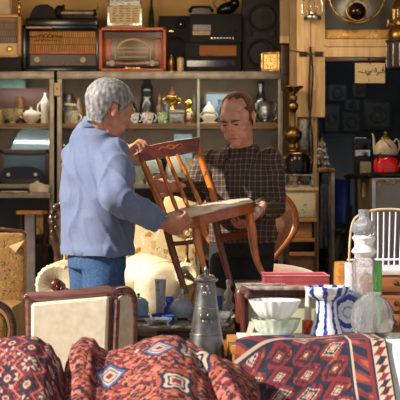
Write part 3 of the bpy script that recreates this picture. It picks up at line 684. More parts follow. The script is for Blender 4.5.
# tall loudspeaker
t = thing('floor_speaker', 'tall black loudspeaker with two big round drivers behind the clock', 'speaker', Vector((P(262.5, 0, YT).x, YT + .14, ZT)))
MB().box((0, .1, 42 * ST), (39 * ST, .2, 84 * ST), None, .006).build('box_body', m_darkgrey, t)
driver(t, 0, 57 * ST, 14.5 * ST, ST); driver(t, -1 * ST, 21 * ST, 15 * ST, ST)
MB().box((0, -.002, 41.5 * ST), (10.5 * ST, .006, 4 * ST)).build('port', m_blackgloss, t)
for x in (-12, 12): MB().ball((x * ST, -.001, 41.5 * ST), (3.4 * ST, .006, 3.4 * ST)).build('tweeter', m_cone, t)
MB().torus((0, -.004, 57 * ST), 14.6 * ST, .5 * ST, (PI / 2, 0, 0)).build('trim_ring', m_black, t)
# carriage clock
t = thing('carriage_clock', 'small gilt carriage clock with pale square dial on the cabinet corner', 'clock', Vector((P(273, 0, YT).x, YT + .02, ZT)), math.radians(-22))
cw, cd, chh = 17.5 * ST, 15 * ST, 19 * ST
b_ = MB(); b_.box((0, 0, 1.6 * ST), (cw + 2 * ST, cd + 2 * ST, 2.4 * ST), None, .003); b_.box((0, 0, chh), (cw + 2 * ST, cd + 2 * ST, 1.6 * ST), None, .003)
for x in (-1, 1):
    for y in (-1, 1): b_.box((x * cw / 2, y * cd / 2, chh / 2), (1.6 * ST, 1.6 * ST, chh))
b_.build('frame', m_brass, t)
for x in (-1, 1):
    for y in (-1, 1): MB().ball((x * cw / 2, y * cd / 2, .6 * ST), 1.1 * ST, None, 10, 6).build('foot', m_brass, t)
MB().box((0, 0, chh / 2 + ST), (cw - ST, cd - ST, chh - 3 * ST)).build('clock_case', m_paper, t)
MB().box((0, -cd / 2 - .001, chh / 2 + .8 * ST), (13.4 * ST, .004, 14 * ST)).build('dial', motif('gold_dial', (226, 184, 96), [(206, 160, 70), (236, 200, 120)], 60, .3, .3, .3), t)
hd = MB()
for k in range(12): hd.box((5 * ST * math.sin(k * PI / 6), -cd / 2 - .005, chh / 2 + .8 * ST + 5 * ST * math.cos(k * PI / 6)), (.7 * ST, .003, 1.5 * ST), (0, k * PI / 6, 0))
hd.box((0, -cd / 2 - .006, chh / 2 + 2.4 * ST), (.5 * ST, .003, 3.6 * ST)); hd.box((1.2 * ST, -cd / 2 - .006, chh / 2 + .8 * ST), (2.8 * ST, .003, .5 * ST)); hd.build('hands_and_marks', m_ink, t)
MB().box((-cw / 2 - .001, 0, chh / 2 + .8 * ST), (.004, 11 * ST, 14 * ST)).build('side_panel', m_china, t)
MB().tube([(-6 * ST, 0, chh), (-3 * ST, 0, chh + 2.2 * ST), (0, 0, chh + 3 * ST), (3 * ST, 0, chh + 2.2 * ST), (6 * ST, 0, chh)], .7 * ST, 8).build('carrying_handle', m_gold, t)

# ------------------------------------------------------------------ hanging things at the post and doorway
YL = 8.5; s = YL / F
t = thing('hurricane_lantern', 'small silver hurricane lantern hanging on the cream post', 'lantern', P(312.5, 20.5, YL))
MB().lathe([(8 * s, 0), (8.8 * s, 1 * s), (8.8 * s, 3.5 * s), (6 * s, 5.5 * s), (4 * s, 6.5 * s), (4 * s, 8 * s)]).build('fuel_tank', m_silver, t)
MB().lathe([(3.4 * s, 8 * s), (5.4 * s, 12 * s), (5.2 * s, 17 * s), (3.4 * s, 21 * s)]).build('globe', m_clear, t)
MB().lathe([(4.2 * s, 21 * s), (5 * s, 22 * s), (4 * s, 26 * s), (2.2 * s, 28 * s)]).build('chimney_cap', m_silver, t)
for k in (-1, 1): MB().tube([(k * 7 * s, 0, 4 * s), (k * 10 * s, 0, 8 * s), (k * 10 * s, 0, 17 * s), (k * 8 * s, 0, 23 * s), (k * 3 * s, 0, 27 * s)], 1.0 * s, 8).build('side_tube', m_silver, t)
MB().torus((0, 0, 29 * s), 6 * s, .5 * s, (PI / 2, 0, 0), 20, 6, 0, PI).build('bail_handle', m_silver, t)
MB().tube([(0, 0, 35 * s), (0, YP - YL - .0, 36.5 * s)], .7 * s, 6).build('nail', m_iron, t)
s = 8.55 / F
t = thing('iron_chain', 'long dark twisted iron strand hanging down the cream post', 'chain', P(310.5, 180, 8.56))
for ph in (0, PI):
    MB().tube([((1.7 * abs(math.sin(f * 6.2)) ** .7 * math.cos(ph) * s + .6 * s * math.sin(f * 9)), .006 * math.sin(ph + f * 30), f * 128 * s) for f in [k / 60 for k in range(61)]], 1.05 * s, 6).build('strand', m_iron, t)
MB().tube([(0, 0, 128 * s), (0, .012, 133 * s), (0, .034, 133 * s)], 1.2 * s, 6).build('hook', m_iron, t)
t = thing('iron_bar', 'thin iron latch bar nailed across the cream post', 'latch', P(311, 53, 8.59))
MB().tube([(-26 * s, .0, 3 * s), (-10 * s, 0, 1 * s), (-2 * s, 0, -1 * s), (12 * s, 0, -1.5 * s)], .6 * s, 6).build('bar', m_iron, t)
for x in (-8, 8): MB().box((x * s, .0, -1 * s), (8 * s, .01, 5 * s), None, .004).build('keeper', m_iron, t)
# lamp hoop with dark globe
YH = 8.45; s = YH / F
t = thing('hanging_hoop', 'brass hoop hanging over the doorway with a dark globe inside', 'lamp', P(357, 24, YH))
MB().torus((0, 0, 29 * s), 27.5 * s, 1.3 * s, (PI / 2, 0, 0), 64, 10).build('outer_hoop', m_brass, t)
MB().torus((0, 0, 14 * s), 10.6 * s, 1.1 * s, (PI / 2, 0, 0), 40, 10).build('inner_ring', m_brass, t)
MB().ball((0, 0, 12.6 * s), (9 * s, 9 * s, 9 * s)).build('globe', M('dark_mirror_globe', (70, 54, 36), (40, 30, 20), .08, .85), t)
MB().tube([(0, 0, 24.6 * s), (0, 0, 56 * s)], .8 * s, 8).build('stem', m_brass, t)
MB().tube([(0, 0, 56 * s), (0, 0, (2.9 - P(0, 24, YH).z))], .5 * s, 6).build('chain', m_iron, t)
# paper sign with handwriting
s = 8.54 / F
t = thing('paper_sign', 'small cream card with brown handwriting hanging in the doorway', 'sign', P(370, 83, 8.54))
MB().box((0, 0, 10 * s), (30 * s, .004, 20 * s)).build('card', m_paper, t)
MB().tube([(0, 0, 19 * s), (0, -.004, 21.5 * s), (0, .03, 25 * s), (0, .07, 26 * s)], .8 * s, 6).build('wire_hook', m_iron, t)
wr = MB()
def stroke(pts, r=.6):
    wr.tube([((350 + x / 9.524 - 370) * s, -.0035, (83 - 58 - y / 9.524) * s) for x, y in pts], r * s, 6, flat=.5, rnd_caps=True)
stroke([(322, 112), (312, 104), (303, 112), (308, 122), (320, 118), (322, 128), (312, 140), (296, 142), (290, 132), (284, 142), (272, 142), (266, 132), (262, 142), (270, 150), (262, 160), (248, 162)])
stroke([(250, 116), (238, 112), (230, 122), (236, 136), (248, 132), (250, 116)])
stroke([(206, 112), (203, 132), (190, 136), (178, 128), (170, 134), (176, 144), (190, 146), (178, 152), (160, 150), (152, 142)])
stroke([(188, 156), (174, 164), (158, 162), (150, 152)])
stroke([(148, 118), (150, 134), (130, 140), (104, 136), (84, 126), (80, 132)])
stroke([(176, 204), (182, 214), (178, 220)], .45)
for x, y in ((316, 92), (240, 100), (248, 101), (116, 120)): wr.ball(((350 + x / 9.524 - 370) * s, -.0035, (25 - y / 9.524) * s), (.55 * s, .003, .55 * s), None, 8, 6)
wr.build('lettering', m_ink, t)
# brass lamp at the picture edge, on its bracket pot
YB = 8.3; s = YB / F
t = thing('metal_cylinder', 'dark ribbed metal cylinder hanging under the brass samovar', 'stove', P(404, 69, YB))
MB().lathe([(16 * s, 0), (17 * s, 2 * s), (17 * s, 26 * s), (18.5 * s, 27 * s), (18.5 * s, 28.5 * s)], n=32).build('drum', m_darkgrey, t)
for k in range(16):
    a = 2 * PI * k / 16; MB().box((17.4 * s * math.cos(a), 17.4 * s * math.sin(a), 13 * s), (1.2 * s, 1.2 * s, 22 * s), (0, 0, a)).build('rib', m_silverdark, t)
MB().box((0, .12, 27 * s), (6 * s, .5, 2 * s)).build('wall_bracket', m_iron, t)
t = thing('brass_samovar', 'brass samovar with dark grille on the drum at the picture edge', 'samovar', P(402, 40.4, YB))
MB().lathe([(14 * s, 0), (15 * s, 2 * s), (14.6 * s, 7 * s), (12 * s, 12 * s), (8 * s, 15 * s), (7.6 * s, 18 * s), (9 * s, 21 * s), (8.6 * s, 22 * s)]).build('dome', m_brass, t)
MB().lathe([(8 * s, 22 * s), (8 * s, 31 * s)]).build('grille_core', m_blackgloss, t)
for k in range(14):
    a = 2 * PI * k / 14; MB().tube([(8.6 * s * math.cos(a), 8.6 * s * math.sin(a), 21.5 * s), (8.6 * s * math.cos(a), 8.6 * s * math.sin(a), 31 * s)], .6 * s, 6).build('grille_bar', m_brass, t)
MB().lathe([(10.5 * s, 31 * s), (11 * s, 32 * s), (10 * s, 35 * s), (7 * s, 39 * s), (5 * s, 42 * s), (6 * s, 46 * s), (2 * s, 50 * s)]).build('crown', m_brass, t)
MB().tube([(-8.6 * s, -.01, 16 * s), (-14 * s, -.02, 16 * s), (-16 * s, -.02, 14 * s)], 1.1 * s, 8).lathe([(1.6 * s, 0), (1.6 * s, 4 * s)], (-14 * s, -.02, 16 * s), 10).build('tap', m_brass, t)

# ------------------------------------------------------------------ the dim shop behind the doorway
def plaque(label, x0, y0, x1, y1, mt=None):
    Y = 12.58; a = P(x0, y1, Y); b = P(x1, y0, Y); w_, h_ = b.x - a.x, b.z - a.z
    t = thing('wall_picture', label, 'picture', ((a.x + b.x) / 2, Y, a.z), 0, 'pictures on the dim shop wall')
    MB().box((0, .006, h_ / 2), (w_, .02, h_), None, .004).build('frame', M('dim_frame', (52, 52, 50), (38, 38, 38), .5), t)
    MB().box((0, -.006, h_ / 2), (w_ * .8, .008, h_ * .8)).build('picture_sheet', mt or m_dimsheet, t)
    MB().torus((0, -.011, h_ / 2), min(w_, h_) * .26, .012, (PI / 2, 0, 0), 28, 8).ball((0, -.011, h_ / 2), (min(w_, h_) * .1, .008, min(w_, h_) * .1)).build('relief', m_dimrelief, t)
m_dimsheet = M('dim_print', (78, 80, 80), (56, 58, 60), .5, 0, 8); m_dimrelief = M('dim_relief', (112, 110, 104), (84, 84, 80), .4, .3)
plaque('wide dim picture high on the shop wall nearest the post', 327, 84, 348, 102)
plaque('square dim picture beside the wide one on the shop wall', 352, 82, 367, 98)
plaque('round motif picture at the middle of the shop wall', 344, 99, 361, 111)
plaque('black square picture with a pale centre on the shop wall', 342, 112, 361, 133, m_blackgloss)
plaque('tall dim picture behind the white kettle', 364, 100, 392, 130)
plaque('narrow dim picture between the post and the black square', 324, 104, 340, 134)
t = thing('tall_cabinet', 'plain slate blue tall cabinet in the dim shop', 'cabinet', (P(338, 0, 11).x, 11, PLAT))
s = 11 / F; hz = P(0, 134, 11).z - PLAT
MB().box((0, .25, hz / 2), (34 * s, .5, hz), None, .01).build('case', M('slate_blue_enamel', (84, 102, 118), (70, 88, 104), .35, 0, 3), t)
MB().box((0, -.008, hz * .62), (33 * s, .012, hz * .7), None, .006).build('door', M('slate_blue_door', (88, 106, 122), (76, 94, 110), .3, 0, 3), t)
MB().tube([(13 * s, -.03, hz * .5), (13 * s, -.04, hz * .6)], .01, 8).build('handle', m_alud, t)
# things on the metal counter: black machine
# ------------------------------------------------------------------ counter with the kettles
YK = 7.6; s = YK / F
xk0 = P(372, 0, YK).x; zk = P(0, 178, YK).z
t = thing('metal_counter', 'grey sheet metal counter cabinet under the red kettle', 'counter', (xk0 + .4, YK, 0))
m_sheet = M('grey_sheet_metal', (134, 130, 124), (112, 108, 102), .4, .3, 4)
MB().box2((-.4, 0.004, PLAT), (.5, .7, zk)).build('case', M('brown_grey_side', (96, 84, 66), (74, 64, 50), .6, 0, 4), t)
f = MB(); f.box2((-.4, -.012, PLAT), (-.4 + 3.4 * s, .004, zk), .002); f.box2((-.4, -.012, zk - 1.4 * s), (.5, .004, zk)); f.build('edge_trim', M('bright_trim', (190, 186, 180), (160, 156, 150), .3, .5), t)
MB().box2((-.4 + 3.4 * s, -.006, zk - 7 * s), (.5, .004, zk - 1.4 * s)).build('patterned_band', motif('scroll_band', (120, 104, 76), [(190, 176, 140), (80, 66, 46), (160, 140, 100)], 34, .36, .4), t)
MB().box2((-.4 + 3.4 * s, -.008, PLAT + .02), (.5, .004, zk - 7 * s)).build('front_panel', m_sheet, t)
MB().box2((-.412, .30, zk - 19 * s), (-.398, .36, zk - 4 * s)).build('paper_tag', m_paper, t)
o = MB().lathe([(46 * s, 0), (47 * s, 1.5 * s), (47 * s, 4 * s), (46 * s, 5 * s)], n=48).build('round_tray', m_blackgloss, None, (P(386, 0, 7.92).x, 7.92, zk)); tag(o, 'round black tray top on the grey counter under the kettles', 'tray')
ztr = zk + 5 * s
Yr = 7.72; s = Yr / F
m_red = M('red_enamel', (206, 22, 20), (176, 12, 14), .14)
t = thing('red_kettle', 'shiny red enamel kettle on the round black tray', 'kettle', (P(386, 0, Yr).x, Yr, ztr))
MB().lathe([(11 * s, 0), (12.3 * s, 1 * s), (12.6 * s, 6 * s), (12 * s, 12 * s), (10.4 * s, 15.6 * s), (9 * s, 16.8 * s)], n=36).build('body', m_red, t)
MB().tube([(-9 * s, -.05, 12 * s), (-10 * s, -.06, 17 * s), (-6 * s, -.06, 20.6 * s), (0, -.06, 21 * s), (5 * s, -.06, 18.6 * s)], .7 * s, 8).build('bail_handle', m_blackgloss, t)
MB().torus((0, 0, 16.2 * s), 9.6 * s, .8 * s).build('rim', m_blackgloss, t)
MB().tube([(11 * s, -.02, 6 * s), (15 * s, -.03, 10 * s), (17 * s, -.03, 15 * s)], [2 * s, 1.6 * s, 1.1 * s], 10).build('spout', m_red, t)
t = thing('teapot', 'cream speckled teapot with brass knob on top of the red kettle', 'teapot', (P(385.5, 0, Yr).x, Yr, ztr + 17 * s))
m_cr = motif('speckled_enamel', (166, 152, 130), [(120, 104, 84), (150, 134, 112)], 50, .25, .3)
MB().lathe([(9 * s, 0), (12 * s, 2 * s), (12.2 * s, 6 * s), (10.6 * s, 11 * s), (7 * s, 15.4 * s), (5.4 * s, 16.6 * s), (4.6 * s, 16.8 * s)], n=36).build('body', m_cr, t)
MB().lathe([(5.2 * s, 16.6 * s), (5 * s, 18.6 * s), (2.6 * s, 20.6 * s), (1 * s, 21.4 * s), (1.8 * s, 23.2 * s), (1.6 * s, 24.6 * s), (.3 * s, 25.4 * s)]).build('lid', m_brass, t)
MB().tube([(-10.6 * s, 0, 7 * s), (-11.6 * s, 0, 14 * s), (-12 * s, 0, 20 * s), (-13.4 * s, 0, 23 * s)], [2.2 * s, 1.5 * s, 1.1 * s, .9 * s], 10).build('spout', m_cr, t)
MB().tube([(8 * s, 0, 14 * s), (11 * s, 0, 17.6 * s), (13.4 * s, 0, 15 * s), (13.6 * s, 0, 8 * s), (11.6 * s, 0, 4 * s)], 1 * s, 8).build('handle', m_cr, t)
MB().tube([(-3 * s, -.06, 16 * s), (3 * s, -.068, 10 * s), (7 * s, -.058, 3 * s)], .4 * s, 6).build('lid_chain', m_brass, t)
Ym = 8.1; s = Ym / F
t = thing('coffee_machine', 'small black machine with a chrome band on the tray end', 'machine', (P(362.5, 0, Ym).x, Ym, ztr))
MB().box((0, .05, 9 * s), (14 * s, .12, 18 * s), None, .005).build('machine_base', m_black, t)
MB().box((0, .05, 31 * s), (16 * s, .13, 12 * s), None, .012).build('head', m_blackgloss, t)
MB().box((0, .05, 21.5 * s), (15 * s, .12, 7 * s), None, .004).build('chrome_band', M('chrome', (200, 204, 206), (150, 154, 158), .18, 1), t)
o = MB().box((0, 0, 5.6 * s), (10 * s, .05, 11 * s), None, .004).build('patterned_tin', motif('flower_tin', (130, 116, 88), [(70, 60, 44), (170, 156, 120)], 40, .3, .4), None, (P(365.5, 0, 7.75).x, 7.75, ztr)); tag(o, 'small patterned tin standing on the tray beside the red kettle', 'tin')
# dark corner below the shop: crate, tub, bags
Yd = 10.0; s = Yd / F
t = thing('black_crate', 'stack of dark crates in the doorway under the blue tub', 'crate', (P(348, 0, Yd).x, Yd + .2, PLAT))
hc = P(0, 224, Yd).z - PLAT
for k in range(3): MB().box((0, 0, hc * (k + .5) / 3), (44 * s, .34, hc / 3 - .006), None, .01).build('crate_box', m_black, t)
m_bluetub = M('blue_plastic', (22, 60, 140), (14, 44, 112), .35)
t = thing('blue_tub', 'deep blue plastic tub standing in the dark doorway', 'tub', (P(343.5, 0, Yd).x, Yd + .18, PLAT + hc))
MB().lathe(shell([(8 * s, 0), (9.2 * s, 20 * s), (9.6 * s, 44 * s), (10.2 * s, 45 * s)], .006)).build('tub_body', m_bluetub, t)
MB().torus((0, 0, 44.5 * s), 9.9 * s, .7 * s).build('rim', m_bluetub, t)
def sack(label, x, zb, r, rz, mat, Y, seed):
    o = MB().ball((0, 0, r[2] * .92), r, None, 32, 20, lambda q: 1 + .22 * noise.noise(Vector((q.x * 2 + seed, q.y * 2, q.z * 2)))).build('black_sack', mat, None, (x, Y, zb), rz); tag(o, label, 'sack')
Ys = 8.95
m_sack = M('black_sacking', (34, 34, 36), (18, 18, 20), .45, 0, 12, 4, .3)
sack('big black sack slumped in the doorway beside the cut glass bottle', P(353, 0, Ys).x, PLAT, (.12, .12, .34), .3, m_sack, Ys, 1)
sack('smaller black sack behind the glass bottle by the metal counter', P(345, 0, 9.45).x, PLAT, (.16, .12, .38), 1.0, m_sack, 9.42, 5)
t = thing('folding_chair', 'folded dark chair frame leaning in the dark doorway', 'chair', (P(347, 0, 9.22).x, 9.2, PLAT))
for a, b in (((-.06, 0, 0), (.10, 0, .86)), ((-.10, .03, .0), (.02, .03, .90)), ((-.02, 0, .5), (.06, 0, .66))): MB().tube([a, b], .010, 8).build('frame_tube', m_darkgrey, t)
MB().box((.0, .015, .46), (.14, .02, .2), (0, .2, 0), .006).build('seat_panel', m_black, t)

# metal stand with the crystal cluster
Yv = 8.75; s = Yv / F
x0, x1 = P(317, 0, Yv).x, P(333, 0, Yv).x; zt = P(0, 168, Yv).z
t = thing('metal_stand', 'narrow grey metal stand at the doorway edge under the crystal drops', 'stand', ((x0 + x1) / 2, Yv, PLAT))
hw = (x1 - x0) / 2
for x in (-1, 1):
    for y in (0, .16): MB().box2((x * hw - .012, y, 0), (x * hw + .012, y + .024, zt - PLAT - .03), .002).build('post', m_alu if x > 0 else m_beige, t)
MB().box2((-hw - .012, -.004, zt - PLAT - .03), (hw + .012, .19, zt - PLAT), .003).build('top', m_brass, t)
MB().box2((-hw + .012, .004, 44 * s), (hw - .012, .18, 44 * s + .02), .002).build('rail', m_alud, t)
t = thing('crystal_lamp', 'cluster of sparkling cut crystal drops on the narrow metal stand', 'lamp', (P(323, 0, Yv).x, Yv + .08, zt))
MB().lathe([(5 * s, 0), (5 * s, 1 * s), (1.2 * s, 2.5 * s), (1 * s, 28 * s), (.4 * s, 31 * s)]).build('stem', m_brass, t)
cd_ = MB()
for tier, (zz, rr, nn) in enumerate(((6, 6.6, 12), (12, 5.6, 11), (18, 4.6, 10), (24, 3, 8))):
    for k in range(nn):
        a = 2 * PI * (k + .5 * tier) / nn; cd_.ball((rr * s * math.cos(a), rr * s * math.sin(a), zz * s + (k % 2) * s), (1.2 * s, 1.2 * s, 2.6 * s), None, 6, 4)
cd_.build('crystal_drops', m_cut, t)
t = thing('folded_cloth', 'grey blue cloth hanging down from the rail of the metal stand', 'cloth', (P(323, 0, Yv).x, Yv - .035, P(0, 184, Yv).z))
MB().grid(24, 30, lambda u, v: Vector(((u - .5) * (6 + 6 * v) * s + 2 * s * v, .016 * math.sin(u * 17 + v * 2) * (0.4 + v), -v * 64 * s))).build('cloth_sheet', M('grey_blue_cloth', (112, 122, 136), (84, 94, 110), .8, 0, 30), t, fix=False).modifiers.new('s', 'SOLIDIFY').thickness = .004
MB().tube([(-5 * s, .0, 0), (5 * s, 0, 0), (5 * s, .035, 0)], .005, 6).build('hanging_rod', m_iron, t)

# shelf unit, painted chest, glass case, black pot, candlestick
Yu = 8.40; s = Yu / F
xa, xb = P(286, 0, Yu).x, P(317, 0, Yu).x; zu = P(0, 219, Yu).z
t = thing('wooden_bookcase', 'low worn wooden shelf unit beside the velvet chair', 'shelf', ((xa + xb) / 2, Yu, PLAT)); hw = (xb - xa) / 2; hu = zu - PLAT
for x in (-1, 1): MB().box2((x * hw, 0, 0), (x * (hw - .02), .3, hu - .02), .002).build('side_panel', m_dkwood, t)
MB().box2((-hw, -.01, hu - .02), (hw, .3, hu), .003).build('top', m_oak, t)
MB().box2((-hw + .02, .28, 0), (hw - .02, .3, hu - .02)).build('back_panel', m_dkwood, t)
for py in (238, 252): 
    z_ = P(0, py, Yu).z - PLAT; MB().box2((-hw + .02, -.02, z_ - .025), (hw + .004 - .02, .28, z_), .003).build('shelf', m_oak, t)
z_ = P(0, 238, Yu).z - PLAT
MB().box2((-hw + .03, 0.03, z_), (hw - .03, .2, hu - .024), .004).build('drawer', wood('honey_drawer', (190, 142, 76), (150, 104, 50), .45), t)
z2 = P(0, 254, Yu).z - PLAT
MB().box2((-hw + .02, .0, .02), (hw - .02, .02, z2 - .01), .004).build('carved_door', wood('carved_door_wood', (120, 80, 40), (70, 44, 22), .4, 10, 'Z'), t)
m_floral = motif('painted_flowers', (206, 196, 164), [(120, 130, 90), (150, 110, 80), (170, 160, 130)], 26, .2, .4)
xa, xb = P(284, 0, Yu).x, P(315.5, 0, Yu).x
t = thing('painted_chest', 'small cream chest painted with flowers on the worn shelf unit', 'chest', ((xa + xb) / 2, Yu, zu)); hw = (xb - xa) / 2; hc = P(0, 187.5, Yu).z - zu
MB().box2((-hw, .004, .006), (hw, .26, hc - .02), .004).build('chest_body', m_floral, t)
MB().box2((-hw - .02, -.012, hc - .02), (hw + .02, .28, hc), .004).build('lid_board', m_cream, t)
MB().box2((-hw + .01, -.006, .012), (hw - .01, .004, hc * .32), .003).build('drawer', motif('green_drawer', (186, 178, 146), [(80, 110, 90), (110, 130, 100)], 22, .34, .4), t)
MB().box2((-hw, -.004, 0), (hw, .26, .006)).build('base_rail', m_beige, t)
zc = zu + hc
xa, xb = P(284, 0, Yu).x, P(313.5, 0, Yu).x
t = thing('glass_case', 'small glass showcase with silver edges on the flower painted chest', 'case', ((xa + xb) / 2, Yu + .02, zc)); hw = (xb - xa) / 2; hg = 13.4 * s
fr = MB()
for z_ in (.006, hg - .006):
    for y in (0, .2): fr.box((0, y, z_), (2 * hw, .014, .012), None, .002)
    for x in (-1, 1): fr.box((x * (hw - .007), .1, z_), (.014, .2, .012), None, .002)
for x in (-1, 1):
    for y in (0, .2): fr.box((x * (hw - .006), y, hg / 2), (.012, .012, hg))
fr.build('frame', m_silver, t)
g = MB(); g.box((0, .0, hg / 2), (2 * hw - .024, .004, hg - .02)); g.box((0, .1, hg - .004), (2 * hw - .02, .18, .004)); g.build('glass_pane', m_pane, t)
MB().box((0, .1, .012), (2 * hw - .03, .18, .006)).build('tray', m_china, t)
for x in (-.05, .01, .06):
    o = MB().lathe([(.012, 0), (.02, .008), (.022, .026), (.018, .03)]).build('silver_cup', m_silver, None, (t.location.x + x, Yu + .1, zc + .0152)); tag(o, 'tiny silver cup inside the small glass showcase', 'cup', 'silver cups in the glass showcase')
t, s = turned('black_urn', 'round glossy black pot on the glass showcase', 'pot', 297.5, 172, 8.50, [(10, 172), (12.6, 170), (12.8, 160), (11.4, 154), (9, 151.6)], m_blackgloss, zc + hg + .001)
for k in (-1, 1): loop(t, s, m_brass, k * 11.6, 14, 3, 1.0, .8, flip=k)
MB().lathe([(9.4 * s, 20 * s), (9 * s, 21.4 * s), (3 * s, 22 * s)]).build('lid', m_brass, t)
zl = zc + hg + .001 + 22 * s
t, s = turned('brass_candlestick', 'tall turned brass candlestick standing on the glossy black pot', 'candlestick', 293, 150, 8.50, [(6, 150), (7, 149), (6.2, 147), (3, 145), (2.4, 142), (4.4, 140.4), (8.4, 137), (9.4, 133), (8.4, 129), (4.6, 125.6), (2.8, 124), (2.4, 112), (3, 109.6), (5, 107), (5.6, 103.6), (4.6, 100.6), (3, 99.6), (4.4, 97.6), (4.2, 94), (2, 92.6), (3.4, 91.6), (7, 87.4), (10.6, 85.2), (10.6, 84.2), (3, 84)], m_brass, zl)
t = thing('silver_relief', 'chased silver picture plate hanging at the post foot by the candlestick', 'picture', P(306, 152, 8.62))
s = 8.62 / F
MB().box((0, .01, 17 * s), (15 * s, .012, 33 * s), None, .004).build('frame', m_brass, t); MB().box((0, .0, 17 * s), (12 * s, .012, 29 * s), None, .003).build('relief_plate', m_silverdark, t)
MB().tube([(0, .0, 33 * s), (0, .012, 37 * s), (0, .06, 37 * s)], .5 * s, 6).build('nail', m_iron, t)

# ------------------------------------------------------------------ seating behind the men
m_velvet = M('tan_velvet', (150, 98, 62), (124, 78, 46), .7, 0, 60, 4, .05, (1, 1, 1), .35, .65, .4)
m_carve = wood('carved_beech', (178, 96, 40), (120, 56, 22), .24, 6, 'Z', .4)
Yb = 7.15; s = Yb / F
t = thing('balloon_back_chair', 'tan velvet balloon back chair with carved frame behind the balding man', 'chair', (P(250, 0, Yb).x, Yb, PLAT))
zs = P(0, 272, Yb).z - PLAT
out = [(17, 0), (22, 10), (34, 24), (46, 40), (48, 54), (43, 68), (30, 80), (14, 86), (0, 88)]
out = [(a, b) for a, b in out]; full = [(x, z) for x, z in out] + [(-x, z) for x, z in reversed(out[:-1])]
def smooth(pts, n=6):
    res = []
    for i in range(len(pts) - 1):
        p0, p1, p2, p3 = pts[max(i - 1, 0)], pts[i], pts[i + 1], pts[min(i + 2, len(pts) - 1)]
        for k in range(n):
            u = k / n; res.append(tuple(.5 * (2 * b + (c - a) * u + (2 * a - 5 * b + 4 * c - d) * u * u + (-a + 3 * b - 3 * c + d) * u ** 3) for a, b, c, d in zip(p0, p1, p2, p3)))
    res.append(tuple(pts[-1])); return res
bk = [Vector((x * s, .10 + .0016 * z, zs + z * s)) for x, z in smooth(full, 5)]
MB().tube(bk, 3.6 * s, 10).build('back_frame', m_carve, t)
MB().tube([q + Vector((0, -2.4 * s, 0)) for q in [Vector((x * .95 * s, .10 + .0016 * z, zs + z * .98 * s)) for x, z in smooth(full, 5)]], 1.3 * s, 8).build('carved_moulding', m_oak, t)
inner = [Vector((x * .94 * s, .085 + .0016 * z, zs + z * .97 * s)) for x, z in smooth(full, 5)]
cen = Vector((0, .05 + .07, zs + 46 * s)); pv = MB(); vs = []; n_ = len(inner)
for k_ in range(5):
    f_ = 1 - k_ / 4.5
    for q in inner: vs.append(cen.lerp(q, f_) + Vector((0, -.045 * (1 - f_ ** 2), 0)))
fs = [(j * n_ + i, j * n_ + (i + 1) % n_, (j + 1) * n_ + (i + 1) % n_, (j + 1) * n_ + i) for j in range(4) for i in range(n_)] + [tuple(4 * n_ + i for i in range(n_))]
pv.add(vs, fs); pb_ = pv.build('back_pad', m_velvet, t); pb_.modifiers.new('s', 'SOLIDIFY').thickness = .02
MB().ball((12 * s, -.16, zs - 6 * s), (56 * s, .27, 16 * s), None, 32, 16).build('seat_cushion', m_velvet, t)
MB().torus((12 * s, -.16, zs - 13 * s), 54 * s, 3.4 * s, n=40, sz=.27 / (56 * s)).build('seat_rail', m_carve, t)
for x, y in ((-30, -.34), (54, -.34), (-26, .03), (50, .03)):
    MB().tube([(x * s, y, zs - 13 * s), (x * 1.08 * s, y * 1.06, zs * .5), (x * 1.0 * s, y, .0)], [.028, .022, .016], 10).build('leg', m_carve, t)
# cream armchair with rolled arms
m_gf = motif('gold_floral_brocade', (206, 188, 146), [(158, 104, 36), (220, 206, 170), (176, 126, 56), (196, 162, 100)], 24, .46, .6, 0, .1)
m_ivory = M('ivory_damask', (216, 202, 172), (198, 180, 146), .7, 0, 22, 4, .1)
Ya = 6.95; s = Ya / F
t = thing('rolled_arm_sofa', 'ivory sofa with rolled arms and gold floral back behind the grey haired man', 'sofa', (P(112, 0, Ya).x, Ya, PLAT))
cx = 112
def L(px, py): q = P(px, py, Ya); return q.x - t.location.x, q.z - PLAT
x_, z_ = L(59, 283); MB().tube([(x_, -.12, z_), (x_, .45, z_)], 20.5 * s, 28, rnd_caps=False).build('arm', m_ivory, t)
def rosette(x, y, z, r, cen_mat):
    # gathered end of a rolled arm
    MB().lathe([(r, 0), (r * 1.0, .02), (r * .86, .036), (r * .5, .03), (r * .3, .018), (.0005, .015)], (x, y, z), 56, (PI / 2, 0, 0), 22, .035).build('pleated_arm_end', m_ivory, t)
    c_ = MB(); c_.ball((x, y - .026, z), (r * .3, .025, r * .3), None, 16, 10, lambda q: 1 + .15 * math.sin(q.x * 12) * math.sin(q.z * 12))
    for k in range(3): c_.ball((x + r * (.1 + .2 * k), y - .03, z - r * (.12 + .1 * k)), (r * .15, .025, r * .2), None, 10, 8)
    c_.build('carved_rosette', cen_mat, t)
rosette(x_, -.12, z_, 20.5 * s, m_redwood)
ax, az = L(160, 288)
MB().tube([(ax + 10 * s, -.19, az), (ax + 9.6 * s, -.182, az), (ax + 9 * s, -.165, az), (ax + 7 * s, -.13, az), (ax + 3 * s, -.06, az), (ax - 8 * s, .14, az + s), (ax - 20 * s, .34, az + 2 * s)], [4 * s, 18 * s, 24 * s, 27.4 * s, 28.6 * s, 29.6 * s, 30 * s], 36).build('arm', m_ivory, t)
MB().torus((ax + 7.2 * s, -.13, az), 27.4 * s, .7 * s, (PI / 2, 0, .12), 40, 8).build('arm_piping', M('gold_cord', (196, 156, 90), (170, 126, 66), .6), t)
bx, bz = L(187, 273); rosette(bx, -.17, bz, 11 * s, m_dkwood)
MB().tube([(bx, -.17, bz), (bx, .2, bz)], 10.8 * s, 20).build('arm_roll', m_ivory, t)
x0_, zb_ = L(56, 300); x1_, zt_ = L(197, 220)
MB().box2((x0_, .34, zb_ - .2), (x1_, .48, zt_), .05).build('back_rest', m_gf, t)
